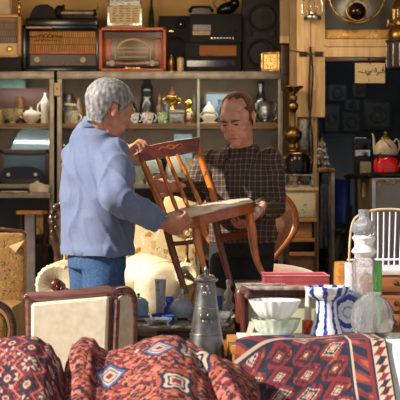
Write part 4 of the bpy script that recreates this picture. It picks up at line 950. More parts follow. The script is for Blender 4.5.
# lighter curved pad at the top
xp0, zp0 = L(162, 232); xp1, zp1 = L(197, 196)
MB().box2((xp0, .30, zp0), (xp1, .38, zp1), .03).build('back_pillow', M('ivory_gold_damask', (226, 204, 152), (206, 178, 120), .65, 0, 14), t)
MB().box2((x_, -.08, .12), (ax, .45, z_ - 6 * s), .03).build('seat_base', m_gf, t)
MB().box2((x_ + 14 * s, -.1, z_ - 10 * s), (ax - 20 * s, .36, z_ + 4 * s), .04).build('seat_cushion', m_ivory, t)
MB().box2((x_ - 16 * s, -.06, 0.08), (x_ + 16 * s, .44, z_), .01).build('arm_panel', m_dkwood, t)
MB().box2((ax - 24 * s, -.1, 0.08), (bx + 9 * s, .42, az - 4 * s), .01).build('arm_panel', m_gf, t)
for x in (x_, ax):
    for y in (-.02, .38): MB().tube([(x, y, 0.1), (x, y, 0)], [.03, .02], 10).build('foot', m_dkwood, t)
# carved frame post of the back
fr = MB()
cp = [L(a, b) for a, b in ((53, 272), (50, 255), (47, 238), (45.5, 222), (47, 212), (52, 206), (59, 202), (66, 199))]
fr.tube([Vector((a, .33, b)) for a, b in smooth(cp, 5)], [(4.2 + 1.0 * math.sin(k * .9)) * s for k in range(36)][:len(smooth(cp, 5))], 10)
for k in range(5):
    a, b = L(46 + (k % 2) * 4, 214 + 5 * k); fr.ball((a, .31, b), (2.8 * s, 2.4 * s, 3.6 * s), None, 10, 8)
fr.build('carved_frame', m_dkwood, t)
# ornament on the sofa arm
sA = s
t2_ = thing('gilt_ornament', 'small gilt ornament with two pale round flowers above the sofa arm', 'ornament', Vector((t.location.x + bx, Ya - .0, PLAT + bz + 10.6 * sA)))
MB().lathe([(4 * s, 0), (3 * s, 2 * s), (1.4 * s, 5 * s), (1.6 * s, 16 * s), (3 * s, 20 * s), (2 * s, 26 * s), (4 * s, 32 * s), (1 * s, 37 * s)]).build('stem', m_brass, t2_)
for x, z, r in ((2, 21, 3.4), (6.4, 22.6, 3.0), (1, 29, 3), (5, 33, 2.6)):
    MB().ball((x * s, -.02, z * s), (r * s, .012, r * s), None, 14, 8).torus((x * s, -.03, z * s), r * .6 * s, .6 * s, (PI / 2, 0, 0), 14, 6).build('flower', m_chinagold, t2_)
# brocade chair at the picture edge
Yl = 6.3; s = Yl / F
m_broc = motif('brown_gold_brocade', (150, 110, 54), [(112, 78, 36), (176, 134, 70), (94, 64, 30)], 42, .38, .65, 0, .1)
t = thing('brocade_armchair', 'brown gold brocade armchair back cut by the picture edge', 'armchair', (P(0, 0, Yl).x, Yl, 0))
zt_ = P(0, 233, Yl).z; 
MB().box2((-34 * s, 0, .40), (24.5 * s, .13, zt_), .03).build('back_rest', m_broc, t)
MB().tube([(-34 * s, .06, zt_ - .0), (0, .06, zt_ + 3 * s), (20 * s, .06, zt_ + 1 * s), (25 * s, .06, zt_ - 3 * s)], 2.4 * s, 10).build('top_rail', m_dkwood, t)
MB().box2((-36 * s, -.34, .36), (24 * s, .02, P(0, 300, Yl).z), .03).build('seat', M('plain_tan_cover', (156, 120, 70), (136, 102, 56), .75), t)
MB().prism([Vector((9, 0, 0)) * s + Vector((0, -.006, zt_ - 13 * s)), Vector((25, 0, 0)) * s + Vector((0, -.006, zt_ - 7 * s)), Vector((16, 0, 0)) * s + Vector((0, -.006, zt_ - 19 * s))], (0, -.006, 0)).build('sunlit_fold', M('sunlit_cream', (230, 200, 140), (214, 182, 120), .6), t)  # sunlit patch on a fold, painted as a pale triangle
for x, y in ((-33, -.3), (20, -.3), (-33, .08), (20, .08)): MB().tube([(x * s, y, .38), (x * s, y, 0)], [.024, .016], 8).build('leg', m_dkwood, t)
# dark round chair back low at the edge
Yq = 5.7; s = Yq / F
t = thing('round_back_chair', 'dark wooden round back chair at the picture edge beside the rug', 'chair', (P(-8, 0, Yq).x, Yq, 0))
zq = P(0, 330, Yq).z
MB().torus((4 * s, 0, zq), 17.5 * s, 3.6 * s, (PI / 2, 0, 0), 48, 12, sz=1.5).build('back_ring', m_dkwood, t)
MB().torus((4 * s, -.01, zq), 11 * s, 1.2 * s, (PI / 2, 0, 0), 40, 8, sz=1.6).build('inner_ring', m_dkwood, t)
MB().ball((4 * s, 0, zq), (11 * s, .02, 17 * s), None, 24, 12).build('back_pad', m_broc, t)
MB().box((0, -.2, .45), (.36, .36, .06), None, .02).build('seat', m_broc, t)
for x in (-.06, .06): MB().tube([(x, 0, .45), (x, 0, zq - 24 * s)], .014, 8).build('back_post', m_dkwood, t)
for x, y in ((-.16, -.35), (.16, -.35), (-.16, -.03), (.16, -.03)): MB().tube([(x, y, .43), (x, y, 0)], [.022, .014], 8).build('leg', m_dkwood, t)
# small side table with a pale panel
Yp = 7.9; s = Yp / F
t = thing('pedestal_table', 'small brown pedestal table with a pale grey panel leg', 'table', (P(32, 0, Yp).x, Yp, PLAT)); zp = P(0, 211, Yp).z - PLAT
MB().prism([(x * s, y, zp - .02) for x, y in ((-15, -.04), (12, -.12), (15, .02), (12, .12), (-12, .12))], (0, 0, .022)).build('table_top', m_oak, t)
MB().box((-2 * s, 0, (zp - .02) / 2), (10 * s, .04, zp - .02), None, .004).build('panel_leg', M('lilac_grey_panel', (176, 170, 176), (146, 138, 146), .5, 0, 10), t)
for x in (-11, 10): MB().tube([(x * s, .07, zp - .02), (x * s * 1.2, .09, 0)], .014, 8).build('leg', m_dkwood, t)
MB().box((8 * s, -.0, zp - .02 - 10 * s), (7 * s, .03, 20 * s), None, .004).build('gilt_bracket', m_brass, t)
o = MB().box2((P(-20, 0, 8.3).x, 8.3, PLAT), (P(48, 0, 8.3).x, 8.7, P(0, 246, 8.3).z), .01).build('storage_box', m_black); tag(o, 'low black storage box behind the pedestal table', 'box')
# ------------------------------------------------------------------ cream upholstered armchair seen over the rugs
m_lilac = wood('lilac_mahogany', (128, 86, 78), (84, 50, 48), .22, 7, 'X', .5)
m_pad = M('cream_upholstery', (222, 212, 192), (206, 192, 168), .75, 0, 26, 4, .05)
Yc_ = 5.15; s = Yc_ / F
t = thing('upholstered_armchair', 'cream upholstered armchair with dark wood frame between the rugs and the man', 'armchair', (P(70, 0, Yc_).x, Yc_, 0))
def A(px, py, dy=0.0): q = P(px, py, Yc_); return Vector((q.x - t.location.x, dy, q.z))
pan = [A(31, 303.5), A(50, 301.5), A(80, 299), A(109, 296.5), A(108, 330), A(106, 392), A(33, 392), A(31, 340)]
pp = MB(); pp.prism(pan, (0, .05, 0)); o = pp.build('back_pad', m_pad, t); md = o.modifiers.new('b', 'BEVEL'); md.width = .012; md.segments = 3
fr = MB()
fr.tube([A(25, 298, .03), A(27, 297, .03), A(50, 297.5, .03), A(85, 293.5, .03), A(108, 291.5, .03), A(113, 292.5, .03), A(113.5, 300, .04)], [.012, .016, .019, .019, .019, .017, .014], 10, flat=1.2)
fr.build('top_rail', m_lilac, t)
MB().tube([A(28, 296, .03), A(28.5, 330, .03), A(30, 400, .03), A(30, 447 + 66, .03)], [.017, .015, .015, .014], 10).build('back_post', m_lilac, t)
MB().tube([A(110, 296, .03), A(108.5, 330, .03), A(106.5, 400, .03), A(106, 513, .03)], [.014, .013, .013, .014], 10).build('back_post', m_lilac, t)
MB().ball(A(25.5, 297.5, .03), (.016, .02, .012)).build('corner_scroll', m_lilac, t)
# the wing that sweeps forward on the far side
fr = MB(); wg = [A(112, 292.5, .05), A(119, 291.5, .10), A(126, 293, .14), A(130, 299, .18), A(131, 312, .20), A(131, 345, .21), A(130, 392, .22)]
fr.tube(smooth([tuple(q) for q in wg], 4), .017, 10); fr.build('wing_rail', m_lilac, t)
pp = MB(); pp.prism([A(113.5, 300, .07), A(120, 297.5, .11), A(126, 301, .15), A(127.5, 318, .17), A(127, 392, .19), A(110, 392, .07)], (.012, .004, 0)); pp.build('wing_pad', m_pad, t)
MB().tube([A(117, 300, .02), A(115, 345, .02), A(113, 392, .03)], .012, 8).build('wing_upright', m_lilac, t)
MB().box2((-.2, .02, .36), (.2, .48, .47), .03).build('seat', m_pad, t)
for x in (-.17, .18): MB().tube([(x, .44, .38), (x, .46, 0)], [.022, .015], 8).build('leg', m_lilac, t)
MB().tube([tuple(A(131, 392, .22)), (.2, .44, .40)], .014, 8).build('arm_support', m_lilac, t)

# ------------------------------------------------------------------ dark table with glassware
m_tabletop = M('dark_polished_top', (52, 42, 36), (34, 26, 22), .12, 0, 8)
ZD = .71
t = thing('dark_table', 'dark polished table set with blue and clear glassware', 'table', (-.075, 5.76, 0))
MB().box2((-.235, -.35, ZD - .03), (.225, .36, ZD), .004).build('table_top', m_tabletop, t)
MB().box2((-.215, -.33, ZD - .13), (.215, .34, ZD - .03), .004).build('apron', m_dkwood, t)
MB().box2((.02, -.336, ZD - .115), (.19, -.326, ZD - .045), .003).build('drawer', m_oak, t)
for x in (-1, 1):
    for y in (-.31, .32): MB().tube([(x * .19, y, ZD - .13), (x * .19, y, .3), (x * .2, y, 0)], [.026, .02, .016], 10).build('leg', m_dkwood, t)
def onD(px, Y): return Vector((P(px, 0, Y).x, Y, ZD))
def gl(name, label, cat, px, Y, prof, mat, by=None, group=None, n=32, rip=0, amp=0, hollow=0.0, part='body', zb=ZD):
    s = Y / F; p = Vector((P(px, 0, Y).x, Y, zb)); t = thing(name, label, cat, p, 0, group)
    pr = [(r * s, z * s) for r, z in prof]
    if hollow: pr = shell(pr, hollow)
    MB().lathe(pr, n=n, rip=rip, amp=amp).build(part, mat, t); return t, s
t, s = gl('sugar_bowl', 'pale blue lidded glass bowl on the dark table next to the armchair', 'bowl', 138.5, 6.0, [(7, 0), (9.5, 1.5), (10, 4), (10, 10), (9.4, 12)], m_powder, rip=16, amp=.02)
MB().lathe([(10.4 * s, 12 * s), (10 * s, 14 * s), (7.4 * s, 17 * s), (3 * s, 19 * s), (1 * s, 19.6 * s), (2 * s, 22 * s), (.4 * s, 23.4 * s)], n=32).build('lid', m_powder, t)
MB().lathe([(11 * s, 0), (12.5 * s, 1 * s), (12 * s, 1.4 * s)]).build('saucer_foot', m_powder, t)
t, s = gl('silver_cup', 'shiny chased silver cup on the dark table behind the blue glass', 'cup', 160.5, 6.04, [(4.2, 0), (4.6, 2), (4.8, 20), (5.6, 34), (5.8, 36), (5.2, 36), (4.4, 20)], motif('chased_bright_silver', (214, 214, 216), [(150, 150, 156), (236, 236, 240)], 60, .35, .25, .3, .2))
t, s = gl('blue_bottle', 'small cobalt blue glass bottle with square stopper on the dark table', 'bottle', 169.5, 5.9, [(5, 0), (6, 1), (6, 9), (3.4, 13), (2.6, 15)], m_cobalt)
MB().lathe([(3.6 * s, 15 * s), (4 * s, 16 * s), (4 * s, 21 * s), (3 * s, 22 * s)], n=8).build('stopper', m_cobalt, t)
t, s = gl('blue_dish', 'low cobalt blue glass dish beside the pale blue bowl', 'dish', 159, 5.82, [(5, 0), (6.5, 1), (8, 6), (7.4, 6), (5, 2)], m_cobalt)
t, s = gl('cut_glass_bowl', 'round pale blue cut glass jar with pointed stopper on the dark table', 'jar', 182, 5.86, [(5, 0), (9, 2), (12, 7), (12.4, 12), (10, 17), (5, 20), (3, 21)], m_lightcut, rip=12, amp=.03, hollow=.005)
MB().lathe([(3.6 * s, 21 * s), (3 * s, 23 * s), (1.4 * s, 25 * s), (2 * s, 28 * s), (.3 * s, 32 * s)], n=12).build('stopper', m_lightcut, t)
t, s = gl('glass_dish', 'low clear cut glass dish at the front of the dark table', 'dish', 158, 5.6, [(8, 0), (10, 1), (14, 6), (13.4, 6.2), (8, 2)], m_cut, rip=14, amp=.03)
t, s = gl('glass_plate', 'flat clear glass plate in front of the pale blue bowl', 'plate', 141, 5.78, [(8, 0), (9, .6), (13, 1.6), (13, 2), (8, 1.2)], m_cut)
t, s = gl('azure_bowl', 'small azure glass bowl in front of the cobalt bottle', 'bowl', 168, 5.70, [(3, 0), (3.6, 1), (6, 5), (6.4, 7), (6, 7), (3, 2)], m_azure, n=32)
t, s = gl('tumbler', 'azure blue glass tumbler behind the silver vase', 'tumbler', 217, 5.95, [(3.6, 0), (4, 1), (5, 12), (5.4, 21), (5, 21), (3.6, 3)], m_azure)
t, s = gl('glass_decanter', 'small clear glass decanter with three bulbs near the right leg of the man', 'decanter', 228.5, 5.95, [(7.5, 0), (8, 1), (8, 3), (3.4, 6), (6, 9), (6.4, 13), (3, 17), (4.6, 21), (4.4, 25), (2, 28), (2, 33), (3, 36), (1, 38)], m_cut, hollow=.005)
t.children[0].name = 'decanter_body'; t['label'] = 'small clear three bulb glass decanter in front of the dark trousers'
t, s = gl('glass_bowl', 'small clear pressed glass bowl beside the azure tumbler', 'bowl', 222, 5.72, [(4, 0), (4, 1), (9, 7), (9.6, 10), (9, 10), (4, 2)], m_cut, rip=12, amp=.03)

# ------------------------------------------------------------------ console with the pink tray
ZN = P(0, 286.5, 5.42).z
t = thing('console_table', 'dark red wood console with a silvery top and pale green panel', 'console', (P(287, 0, 5.42).x, 5.42, 0)); s = 5.42 / F
MB().box2((-50 * s, -.01, ZN - .016), (44 * s, .46, ZN), .006).build('top', M('silvery_marble', (186, 170, 160), (130, 108, 100), .15, 0, 30), t)
MB().box2((-46 * s, .02, ZN - 12 * s), (42 * s, .05, ZN - .016), .004).build('apron', m_redwood, t)
MB().box2((-40 * s, .04, ZN - 60 * s), (40 * s, .052, ZN - 10 * s), .002).build('green_panel', M('pale_green_panel', (206, 208, 176), (180, 184, 150), .5), t)
for x in (-1, 1):
    MB().tube([(x * 45 * s, .03, ZN - .016), (x * 46 * s, .02, ZN - 8 * s), (x * 42 * s, .03, ZN - 40 * s), (x * 44 * s, .03, 0)], [.026, .03, .018, .022], 10).build('leg', m_redwood, t)
    MB().tube([(x * 44 * s, .42, ZN - .016), (x * 44 * s, .42, 0)], .022, 10).build('leg', m_redwood, t)
fl_ = MB(); fl_.tube([(-46 * s, 0, ZN - 3 * s), (-40 * s, -.01, ZN - 5 * s), (-36 * s, -.01, ZN - 10 * s), (-35 * s, -.0, ZN - 20 * s)], [.02, .018, .012, .008], 10); fl_.ball((-39 * s, -.01, ZN - 9 * s), (4 * s, .016, 4 * s)); fl_.build('carved_bracket', m_lilac, t)
m_pink = M('rose_lacquer', (172, 78, 84), (146, 58, 66), .2, 0, 8)
Yt_ = 5.62; s = Yt_ / F
t = thing('lacquer_tray', 'shallow rose red lacquer tray on the console', 'tray', (P(295, 0, Yt_).x, Yt_, ZN))
tr_ = MB(); hw = 32 * s
tr_.box2((-hw, -.1, 0), (hw, .12, .008))
for a, b in (((-hw, -.1, .006), (hw, -.09, 9 * s)), ((-hw, .11, .006), (hw, .12, 9 * s)), ((-hw, -.09, .006), (-hw + .01, .11, 9 * s)), ((hw - .01, -.09, .006), (hw, .11, 9 * s))): tr_.box2(a, b, .003)
tr_.build('tray_body', m_pink, t)
MB().tube([(-hw, -.1, 9 * s), (hw, -.1, 9 * s), (hw, .12, 9 * s), (-hw, .12, 9 * s)], .0045, 6, True).build('rim', M('rose_rim', (206, 130, 130), (186, 108, 110), .2), t)
t, s = gl('glass_plate', 'long clear glass plate on the front edge of the console', 'plate', 262, 5.5, [(18, 0), (22, .6), (24, 2), (23.4, 2.4), (18, 1)], m_cut, zb=ZN)
t.scale = (1, .22, 1); t.location.y = 5.455
t, s = gl('white_jar', 'slim white jar standing on the front table against the console', 'jar', 308, 5.085, [(3.4, 0), (3.6, 2), (3.2, 28), (2.4, 38), (2.6, 41)], m_china, zb=.727)

# ------------------------------------------------------------------ chest and spindle chair at the picture edge
ZH = P(0, 270, 5.75).z; s = 5.7 / F
t = thing('wooden_chest', 'brown wooden chest of drawers under the white spindle chair', 'chest', (P(403, 0, 5.7).x, 5.7, 0)); xl = P(357, 0, 5.7).x - t.location.x
MB().box2((xl, .02, 0), (.3, .5, ZH - .02), .004).build('carcass', wood('brown_chest_wood', (150, 92, 58), (104, 58, 36), .35), t)
MB().box2((xl - .01, -.005, ZH - .02), (.31, .52, ZH), .004).build('top', M('pale_stone_top', (206, 196, 190), (180, 168, 160), .4), t)
for k, (a, b) in enumerate(((272, 292), (294, 311), (313, 334))):
    d_ = MB().box2((xl + .015, .002, P(0, b, 5.7).z), (.28, .022, P(0, a + 1.5, 5.7).z), .004).build('drawer', wood('drawer_front', (164, 102, 64), (116, 66, 40), .3), t)
    MB().lathe([(.006, 0), (.005, .012), (.013, .016), (.012, .026), (.004, .03)], (P(396, 0, 5.7).x - t.location.x, .002, P(0, (a + b) / 2 + 1, 5.7).z), 16, (PI / 2, 0, 0)).build('knob', m_brass, d_)
o = MB().box2((P(338, 0, 5.9).x, 5.9, .0), (P(352, 0, 5.9).x, 6.1, P(0, 263, 5.9).z), .01).build('orange_stool_box', m_oak); o.name = 'orange_cabinet'; tag(o, 'narrow orange brown cabinet between the black sacks and the glass bottle', 'cabinet')
o = MB().box2((P(346, 0, 5.55).x, 5.55, .0), (P(352.5, 0, 5.55).x, 5.6, P(0, 263, 5.55).z), .003).build('lavender_box', motif('lavender_print', (222, 218, 230), [(120, 110, 170), (170, 160, 200)], 40, .3, .6)); tag(o, 'slim white and lavender box standing beside the glass bottle', 'box')
m_white = M('white_lilac_paint', (228, 222, 232), (204, 196, 212), .35, 0, 20)
Yw = 5.95; s = Yw / F
t = thing('spindle_chair', 'white spindle back chair with a bamboo hoop standing on the chest', 'chair', (P(384, 0, Yw).x, Yw, ZH))
def B(px, py, dy=0): return Vector((P(px, 0, Yw).x - t.location.x, dy, P(0, py, Yw).z - ZH))
hp = [B(349, 266), B(350, 240), B(353, 222), B(361, 214), B(374, 210), B(388, 209), B(402, 210), B(414, 214), B(421, 224), B(423, 245), B(424, 266)]
MB().tube(smooth([tuple(q) for q in hp], 4), 1.15 * s, 10).build('hoop', M('bamboo_hoop', (216, 196, 164), (186, 150, 106), .4, 0, 20), t)
for k, (a, b) in enumerate([(354 + 6.0 * q, 355.5 + 5.6 * q) for q in range(11)]):
    MB().tube([B(a, 212 if a > 365 else 220 if a < 356 else 214), B(b, 250), B(b - .5, 267)], .8 * s, 8).build('spindle', m_white, t)
MB().tube([B(347, 260), B(424, 259)], 1.1 * s, 8).build('cross_rail', m_white, t)
MB().box2((B(344, 0).x, -.22, B(0, 268.6).z), (B(427, 0).x, .04, B(0, 265).z), .006).build('seat', m_white, t)
for x in (348, 422):
    for y in (-.19, .01): MB().tube([(B(x, 0).x, y, B(0, 268).z), (B(x, 0).x, y, 0)], .012, 8).build('leg', m_white, t)

# ------------------------------------------------------------------ the market table in front, its cloth and rugs
ZF = .72; XL = .105
t = thing('market_table', 'narrow wooden market table under the white cloth', 'table', (.75, 4.905, 0))
MB().box2((XL - .75, -.195, ZF - .035), (.65, .195, ZF - .001), .004).build('table_top', m_oak, t)
for x in (-.60, .58):
    for y in (-.16, .16): MB().box2((x - .022, y - .022, 0), (x + .022, y + .022, ZF - .035), .003).build('leg', m_oak, t)
m_lace, nt, b_ = nmat('white_embroidered_cloth')
vv = nt.nodes.new('ShaderNodeTexVoronoi'); vv.inputs['Scale'].default_value = 30; vv.feature = 'SMOOTH_F1'; nt.links.new(coords(nt), vv.inputs['Vector'])
nn = nt.nodes.new('ShaderNodeTexWave'); nn.inputs['Scale'].default_value = 14; nn.inputs['Distortion'].default_value = 14; nt.links.new(coords(nt), nn.inputs['Vector'])
nt.links.new(ramp(nt, nn.outputs[0], [(.2, (216, 212, 208)), (.8, (232, 230, 226))]), b_.inputs['Base Color']); b_.inputs['Roughness'].default_value = .85
bump(nt, vv.outputs['Distance'], b_, .5, .004)
YE = 4.72                    # front edge of the table
def fall(d, slope=1.25, r=.05):
    """height lost d metres in front of an edge that is rounded over a length r"""
    if d <= 0: return 0.0
    return slope * d * d / (2 * r) if d < r else slope * (d - r / 2)
def cl(u, v):
    x = .145 + (1.41 - .145) * u
    if v < .16: return Vector((x, 5.112 + .003 * math.sin(x * 40), ZF - .2 * (1 - v / .16)))
    Y = 5.108 - (v - .16) / .84 * .70
    return Vector((x, Y, ZF + .003 - fall(YE - .012 - Y) + .003 * math.sin(x * 31 + Y * 9) * min(1, max(0, (YE - Y) * 6))))
o = MB().grid(60, 126, cl).build('tablecloth', m_lace, fix=False); md = o.modifiers.new('s', 'SOLIDIFY'); md.thickness = .003; md.offset = 0
tag(o, 'white embroidered cloth covering the market table', 'tablecloth')
bn = thing('low_bench', 'plain low wooden bench under the two heaped rugs', 'bench', (-.49, 4.48, 0))
MB().box2((-.62, -.13, .40), (.56, .15, .44), .004).build('bench_top', m_oak, bn)
for x in (-.56, .5):
    for y in (-.10, .12): MB().box2((x - .02, y - .02, 0), (x + .02, y + .02, .40), .003).build('leg', m_oak, bn)

# rugs: the pattern is woven into the surface colour
NAVY, CREAM, ORG, RED, DRED, PINK, BLK, BLUE, TEAL = [lin(c)[:3] for c in ((34, 36, 60), (190, 166, 148), (156, 78, 52), (124, 38, 46), (78, 24, 32), (178, 106, 94), (34, 26, 32), (76, 92, 142), (72, 82, 84))]
def h2(i, j, k=0):
    q = math.sin(i * 127.1 + j * 311.7 + k * 74.7) * 43758.5453; return q - math.floor(q)
def speck(u, v, base, pal, cell, dens, k=0):
    i, j = math.floor(u / cell), math.floor(v / cell)
    return pal[int(h2(i, j, k + 1) * len(pal)) % len(pal)] if h2(i, j, k) < dens else base
def cellco(u, v, pu, pv):
    i = math.floor(u / pu); j = math.floor(v / pv + .5 * (i % 2))
    return i, j, (u / pu - i - .5) * 2, (v / pv + .5 * (i % 2) - j - .5) * 2
def pat_left(u, v):
    i, j, x, y = cellco(u, v, .066, .066); r = math.hypot(x, y); th = math.atan2(y, x)
    al = (i + 2 * j) % 3
    pet = .62 + .16 * math.cos(8 * th)
    if r < .2: return ORG if al == 0 else RED
    if r < .34: return CREAM if al != 1 else NAVY
    if r < pet: return (NAVY, PINK if h2(i, j) < .5 else CREAM, DRED)[al] if math.cos(8 * th) > -.45 else RED
    if r < pet + .14: return NAVY if al else BLK
    d = abs(abs(x) + abs(y) - 1.5)
    if d < .10: return PINK
    return speck(u, v, RED, [DRED, NAVY, CREAM, RED, BLK, NAVY], .011, .45)
MED = []
def pat_mid(u, v):
    for (mu, mv, ru, rv, kind) in MED:
        du, dv = (u - mu) / ru, (v - mv) / rv; d = abs(du) + abs(dv); r = math.hypot(du, dv)
        if kind == 0 and d < 1.3: return RED if d < .3 else CREAM if d < .56 else NAVY if d < .68 else CREAM if d < .86 else BLUE if d < 1.14 else BLK
        if kind == 1 and r < 1.3:
            rr = r * (1 + .2 * math.cos(4 * math.atan2(dv, du)))
            return RED if rr < .3 else CREAM if rr < .45 else NAVY if rr < .6 else CREAM if rr < .84 else NAVY if rr < 1.12 else ORG
        if kind == 2 and r < 1: return CREAM if r < .62 else ORG
    i, j, x, y = cellco(u, v, .105, .075); x = math.floor(abs(x) * 6 + .5) / 6; y = math.floor(abs(y) * 6 + .5) / 6; d = x + y
    al = (i * 2 + j) % 4
    if d < .2: return (PINK, NAVY, ORG, BLK)[al]
    if d < .42: return (NAVY, ORG, DRED, RED)[al]
    if d < .56: return (ORG, BLK, NAVY, PINK)[al]
    if 1.0 < d < 1.2: return BLK
    q = math.sin(u * 70 + 4 * math.sin(v * 60)) + .6 * math.sin(v * 110 + 2 * math.sin(u * 50))
    base = ORG if q > .7 else PINK if q > -.5 else RED
    return speck(u, v, base, [DRED, NAVY, ORG, BLK, RED], .011, .34, 4)
def pat_right(u, v):
    """u from the right hand edge inwards, v from the back edge forwards"""
    def star(a, b, n):
        i = math.floor(b / n); f = (b / n - i - .5) * 2; q = abs(f) + abs(a)
        if q < 1.0 and (abs(f) < .3 or abs(a) < .3 or abs(abs(f) - abs(a)) < .2): return (RED, NAVY, DRED)[i % 3]
        return None
    if u < .004: return BLK
    if u < .052: return star((u - .028) / .024, v, .037) or CREAM
    if u < .060: return NAVY
    e = min(u - .060, v + .004); along = v if u - .06 < v + .004 else u
    if e < .012: return RED
    if e < .062:
        f = math.sin(along * 85 + 130 * e) + .5 * math.sin(along * 37); return ORG if f > .8 else NAVY if f < -.25 else TEAL if f < -.05 else RED
    if e < .070: return CREAM
    if e < .078: return NAVY
    i, j, x, y = cellco(u - .14, v - .08, .10, .085)
    x = math.floor(abs(x) * 8 + .5) / 8; y = math.floor(abs(y) * 8 + .5) / 8; d = x + y; al = (i + j) % 3
    if d < .14: return CREAM
    if d < .36: return (NAVY, ORG, BLK)[al]
    if d < .5: return CREAM if al != 2 else ORG
    if d < .7: return (RED, NAVY, DRED)[al]
    if d < .8: return CREAM if al == 1 else NAVY
    if d > 1.25: return NAVY if al else BLK
    return speck(u, v, RED, [DRED, ORG, NAVY, RED], .012, .34, 7)
m_rug, nt, b_ = nmat('woven_wool')
ca = nt.nodes.new('ShaderNodeVertexColor'); ca.layer_name = 'weave'
nz = nt.nodes.new('ShaderNodeTexNoise'); nz.inputs['Scale'].default_value = 260; nt.links.new(coords(nt), nz.inputs['Vector'])
mx = nt.nodes.new('ShaderNodeMixRGB'); mx.blend_type = 'MULTIPLY'; mx.inputs[0].default_value = .3
nt.links.new(ca.outputs[0], mx.inputs[1]); nt.links.new(ramp(nt, nz.outputs[0], [(.3, (190, 186, 182)), (.7, (255, 255, 255))]), mx.inputs[2])
nt.links.new(mx.outputs[0], b_.inputs['Base Color']); b_.inputs['Roughness'].default_value = .9
bump(nt, nz.outputs[0], b_, .3, .003)
def rug(name, label, nu, nv, pos, pat, marks=()):
    g = [[pos(i / (nu - 1), j / (nv - 1)) for i in range(nu)] for j in range(nv)]
    us = [0.0]; vs = [0.0]; mj = nv // 3; mi = nu // 2
    for i in range(1, nu): us.append(us[-1] + abs(g[mj][i].x - g[mj][i - 1].x))
    for j in range(1, nv): vs.append(vs[-1] + (g[j][mi] - g[j - 1][mi]).length)
    MED.clear()
    for (px, py, ru, rv, kind) in marks:
        best = min(((200 + p.x * F / p.y - px) ** 2 + (200 - (p.z - CAMZ) * F / p.y - py) ** 2, i, j) for j in range(nv // 6, nv) for i, p in enumerate(g[j]))
        MED.append((us[best[1]], vs[best[2]], ru, rv, kind))
    mb = MB(); mb.v = [p for row in g for p in row]
    mb.f = [(j * nu + i, j * nu + i + 1, (j + 1) * nu + i + 1, (j + 1) * nu + i) for j in range(nv - 1) for i in range(nu - 1)]
    o = mb.build(name, m_rug, fix=False, sharp=180)
    at = o.data.color_attributes.new('weave', 'FLOAT_COLOR', 'POINT'); buf = []
    for j in range(nv):
        for i in range(nu):
            c = pat(us[i], vs[j]); buf += [c[0], c[1], c[2], 1.0]
    at.data.foreach_set('color', buf)
    md = o.modifiers.new('s', 'SOLIDIFY'); md.thickness = .008; md.offset = -1
    tag(o, label, 'rug'); return o
def interp(tab, x):
    if x <= tab[0][0]: return tab[0][1]
    for (a, b), (c, d) in zip(tab, tab[1:]):
        if x <= c:
            f = (x - a) / (c - a); f = f * f * (3 - 2 * f); return b + (d - b) * f
    return tab[-1][1]
def fold(x, y, k): return .008 * noise.noise(Vector((x * 6 + k, y * 6, k))) + .012 * noise.noise(Vector((x * 2.6, y * 2.6 + k, k)))
# heap at the picture edge: crest height over the bench as (x, z)
YcL = 4.40; sL = YcL / F
crL = [((px - 200) * sL, CAMZ - (py - 200) * sL) for px, py in ((-40, 346), (-10, 341), (18, 338.5), (35, 339.5), (48, 346), (57, 358), (63, 374), (67.5, 392), (72, 425))]
def pos_l(a, b):
    x = -1.06 + a * ((70.5 - 200) * sL + 1.06); Y = 4.60 - b * .62
    z = interp(crL, x); d = Y - YcL
    z -= (1.2 * d ** 1.3 if d > 0 else fall(-d, .95, .10))
    z += .016 * math.sin(x * 26 + Y * 14) * min(1, abs(d) * 5) + fold(x, Y * 1.4, 3) * 1.3
    return Vector((x, Y, max(z, .455 if Y > 4.33 else .2)))
rug('draped_rug', 'red and cream patterned rug heaped at the picture edge', 230, 210, pos_l, pat_left)
YcM = 4.5; sM = YcM / F
crM = [((px - 200) * sM, CAMZ - (py - 200) * sM) for px, py in ((64, 420), (66.5, 385), (69, 362), (75, 346), (84, 339.5), (92, 341), (100, 350), (107, 354), (118, 352.5), (133, 348), (148, 341), (162, 337.5), (175, 337.5), (188, 343), (200, 350), (212, 356), (224, 361), (236, 366), (252, 378), (262, 400))]
def pos_m(a, b):
    x = (65 - 200) * sM + a * (.200 - (65 - 200) * sM); Y = 4.60 - b * .62
    z = interp(crM, x); d = Y - YcM
    sl = .75 + .35 * min(1, max(0, (-.12 - x) * 3))
    z -= (1.6 * d ** 1.3 if d > 0 else fall(-d, sl, .16))
    z += fold(x, Y * 1.5, 8) * (.5 + 1.2 * min(1, max(0, -d * 5)))
    z += .03 * math.exp(-(((x - .10) + .55 * (Y - 4.33)) / .035) ** 2) * min(1, max(0, -d * 8)) - .028 * math.exp(-(((x - .035) + .55 * (Y - 4.33)) / .03) ** 2) * min(1, max(0, -d * 8))
    return Vector((x, Y, max(z, .455 if Y > 4.33 else .2)))
rug('draped_rug', 'orange pink patterned rug humped in the middle with blue medallions', 290, 210, pos_m, pat_mid,
    ((159, 350, .048, .036, 0), (194, 360, .060, .050, 1), (178, 353, .011, .012, 2), (138, 353, .012, .012, 2), (176, 382, .05, .04, 1), (110, 378, .05, .045, 0)))
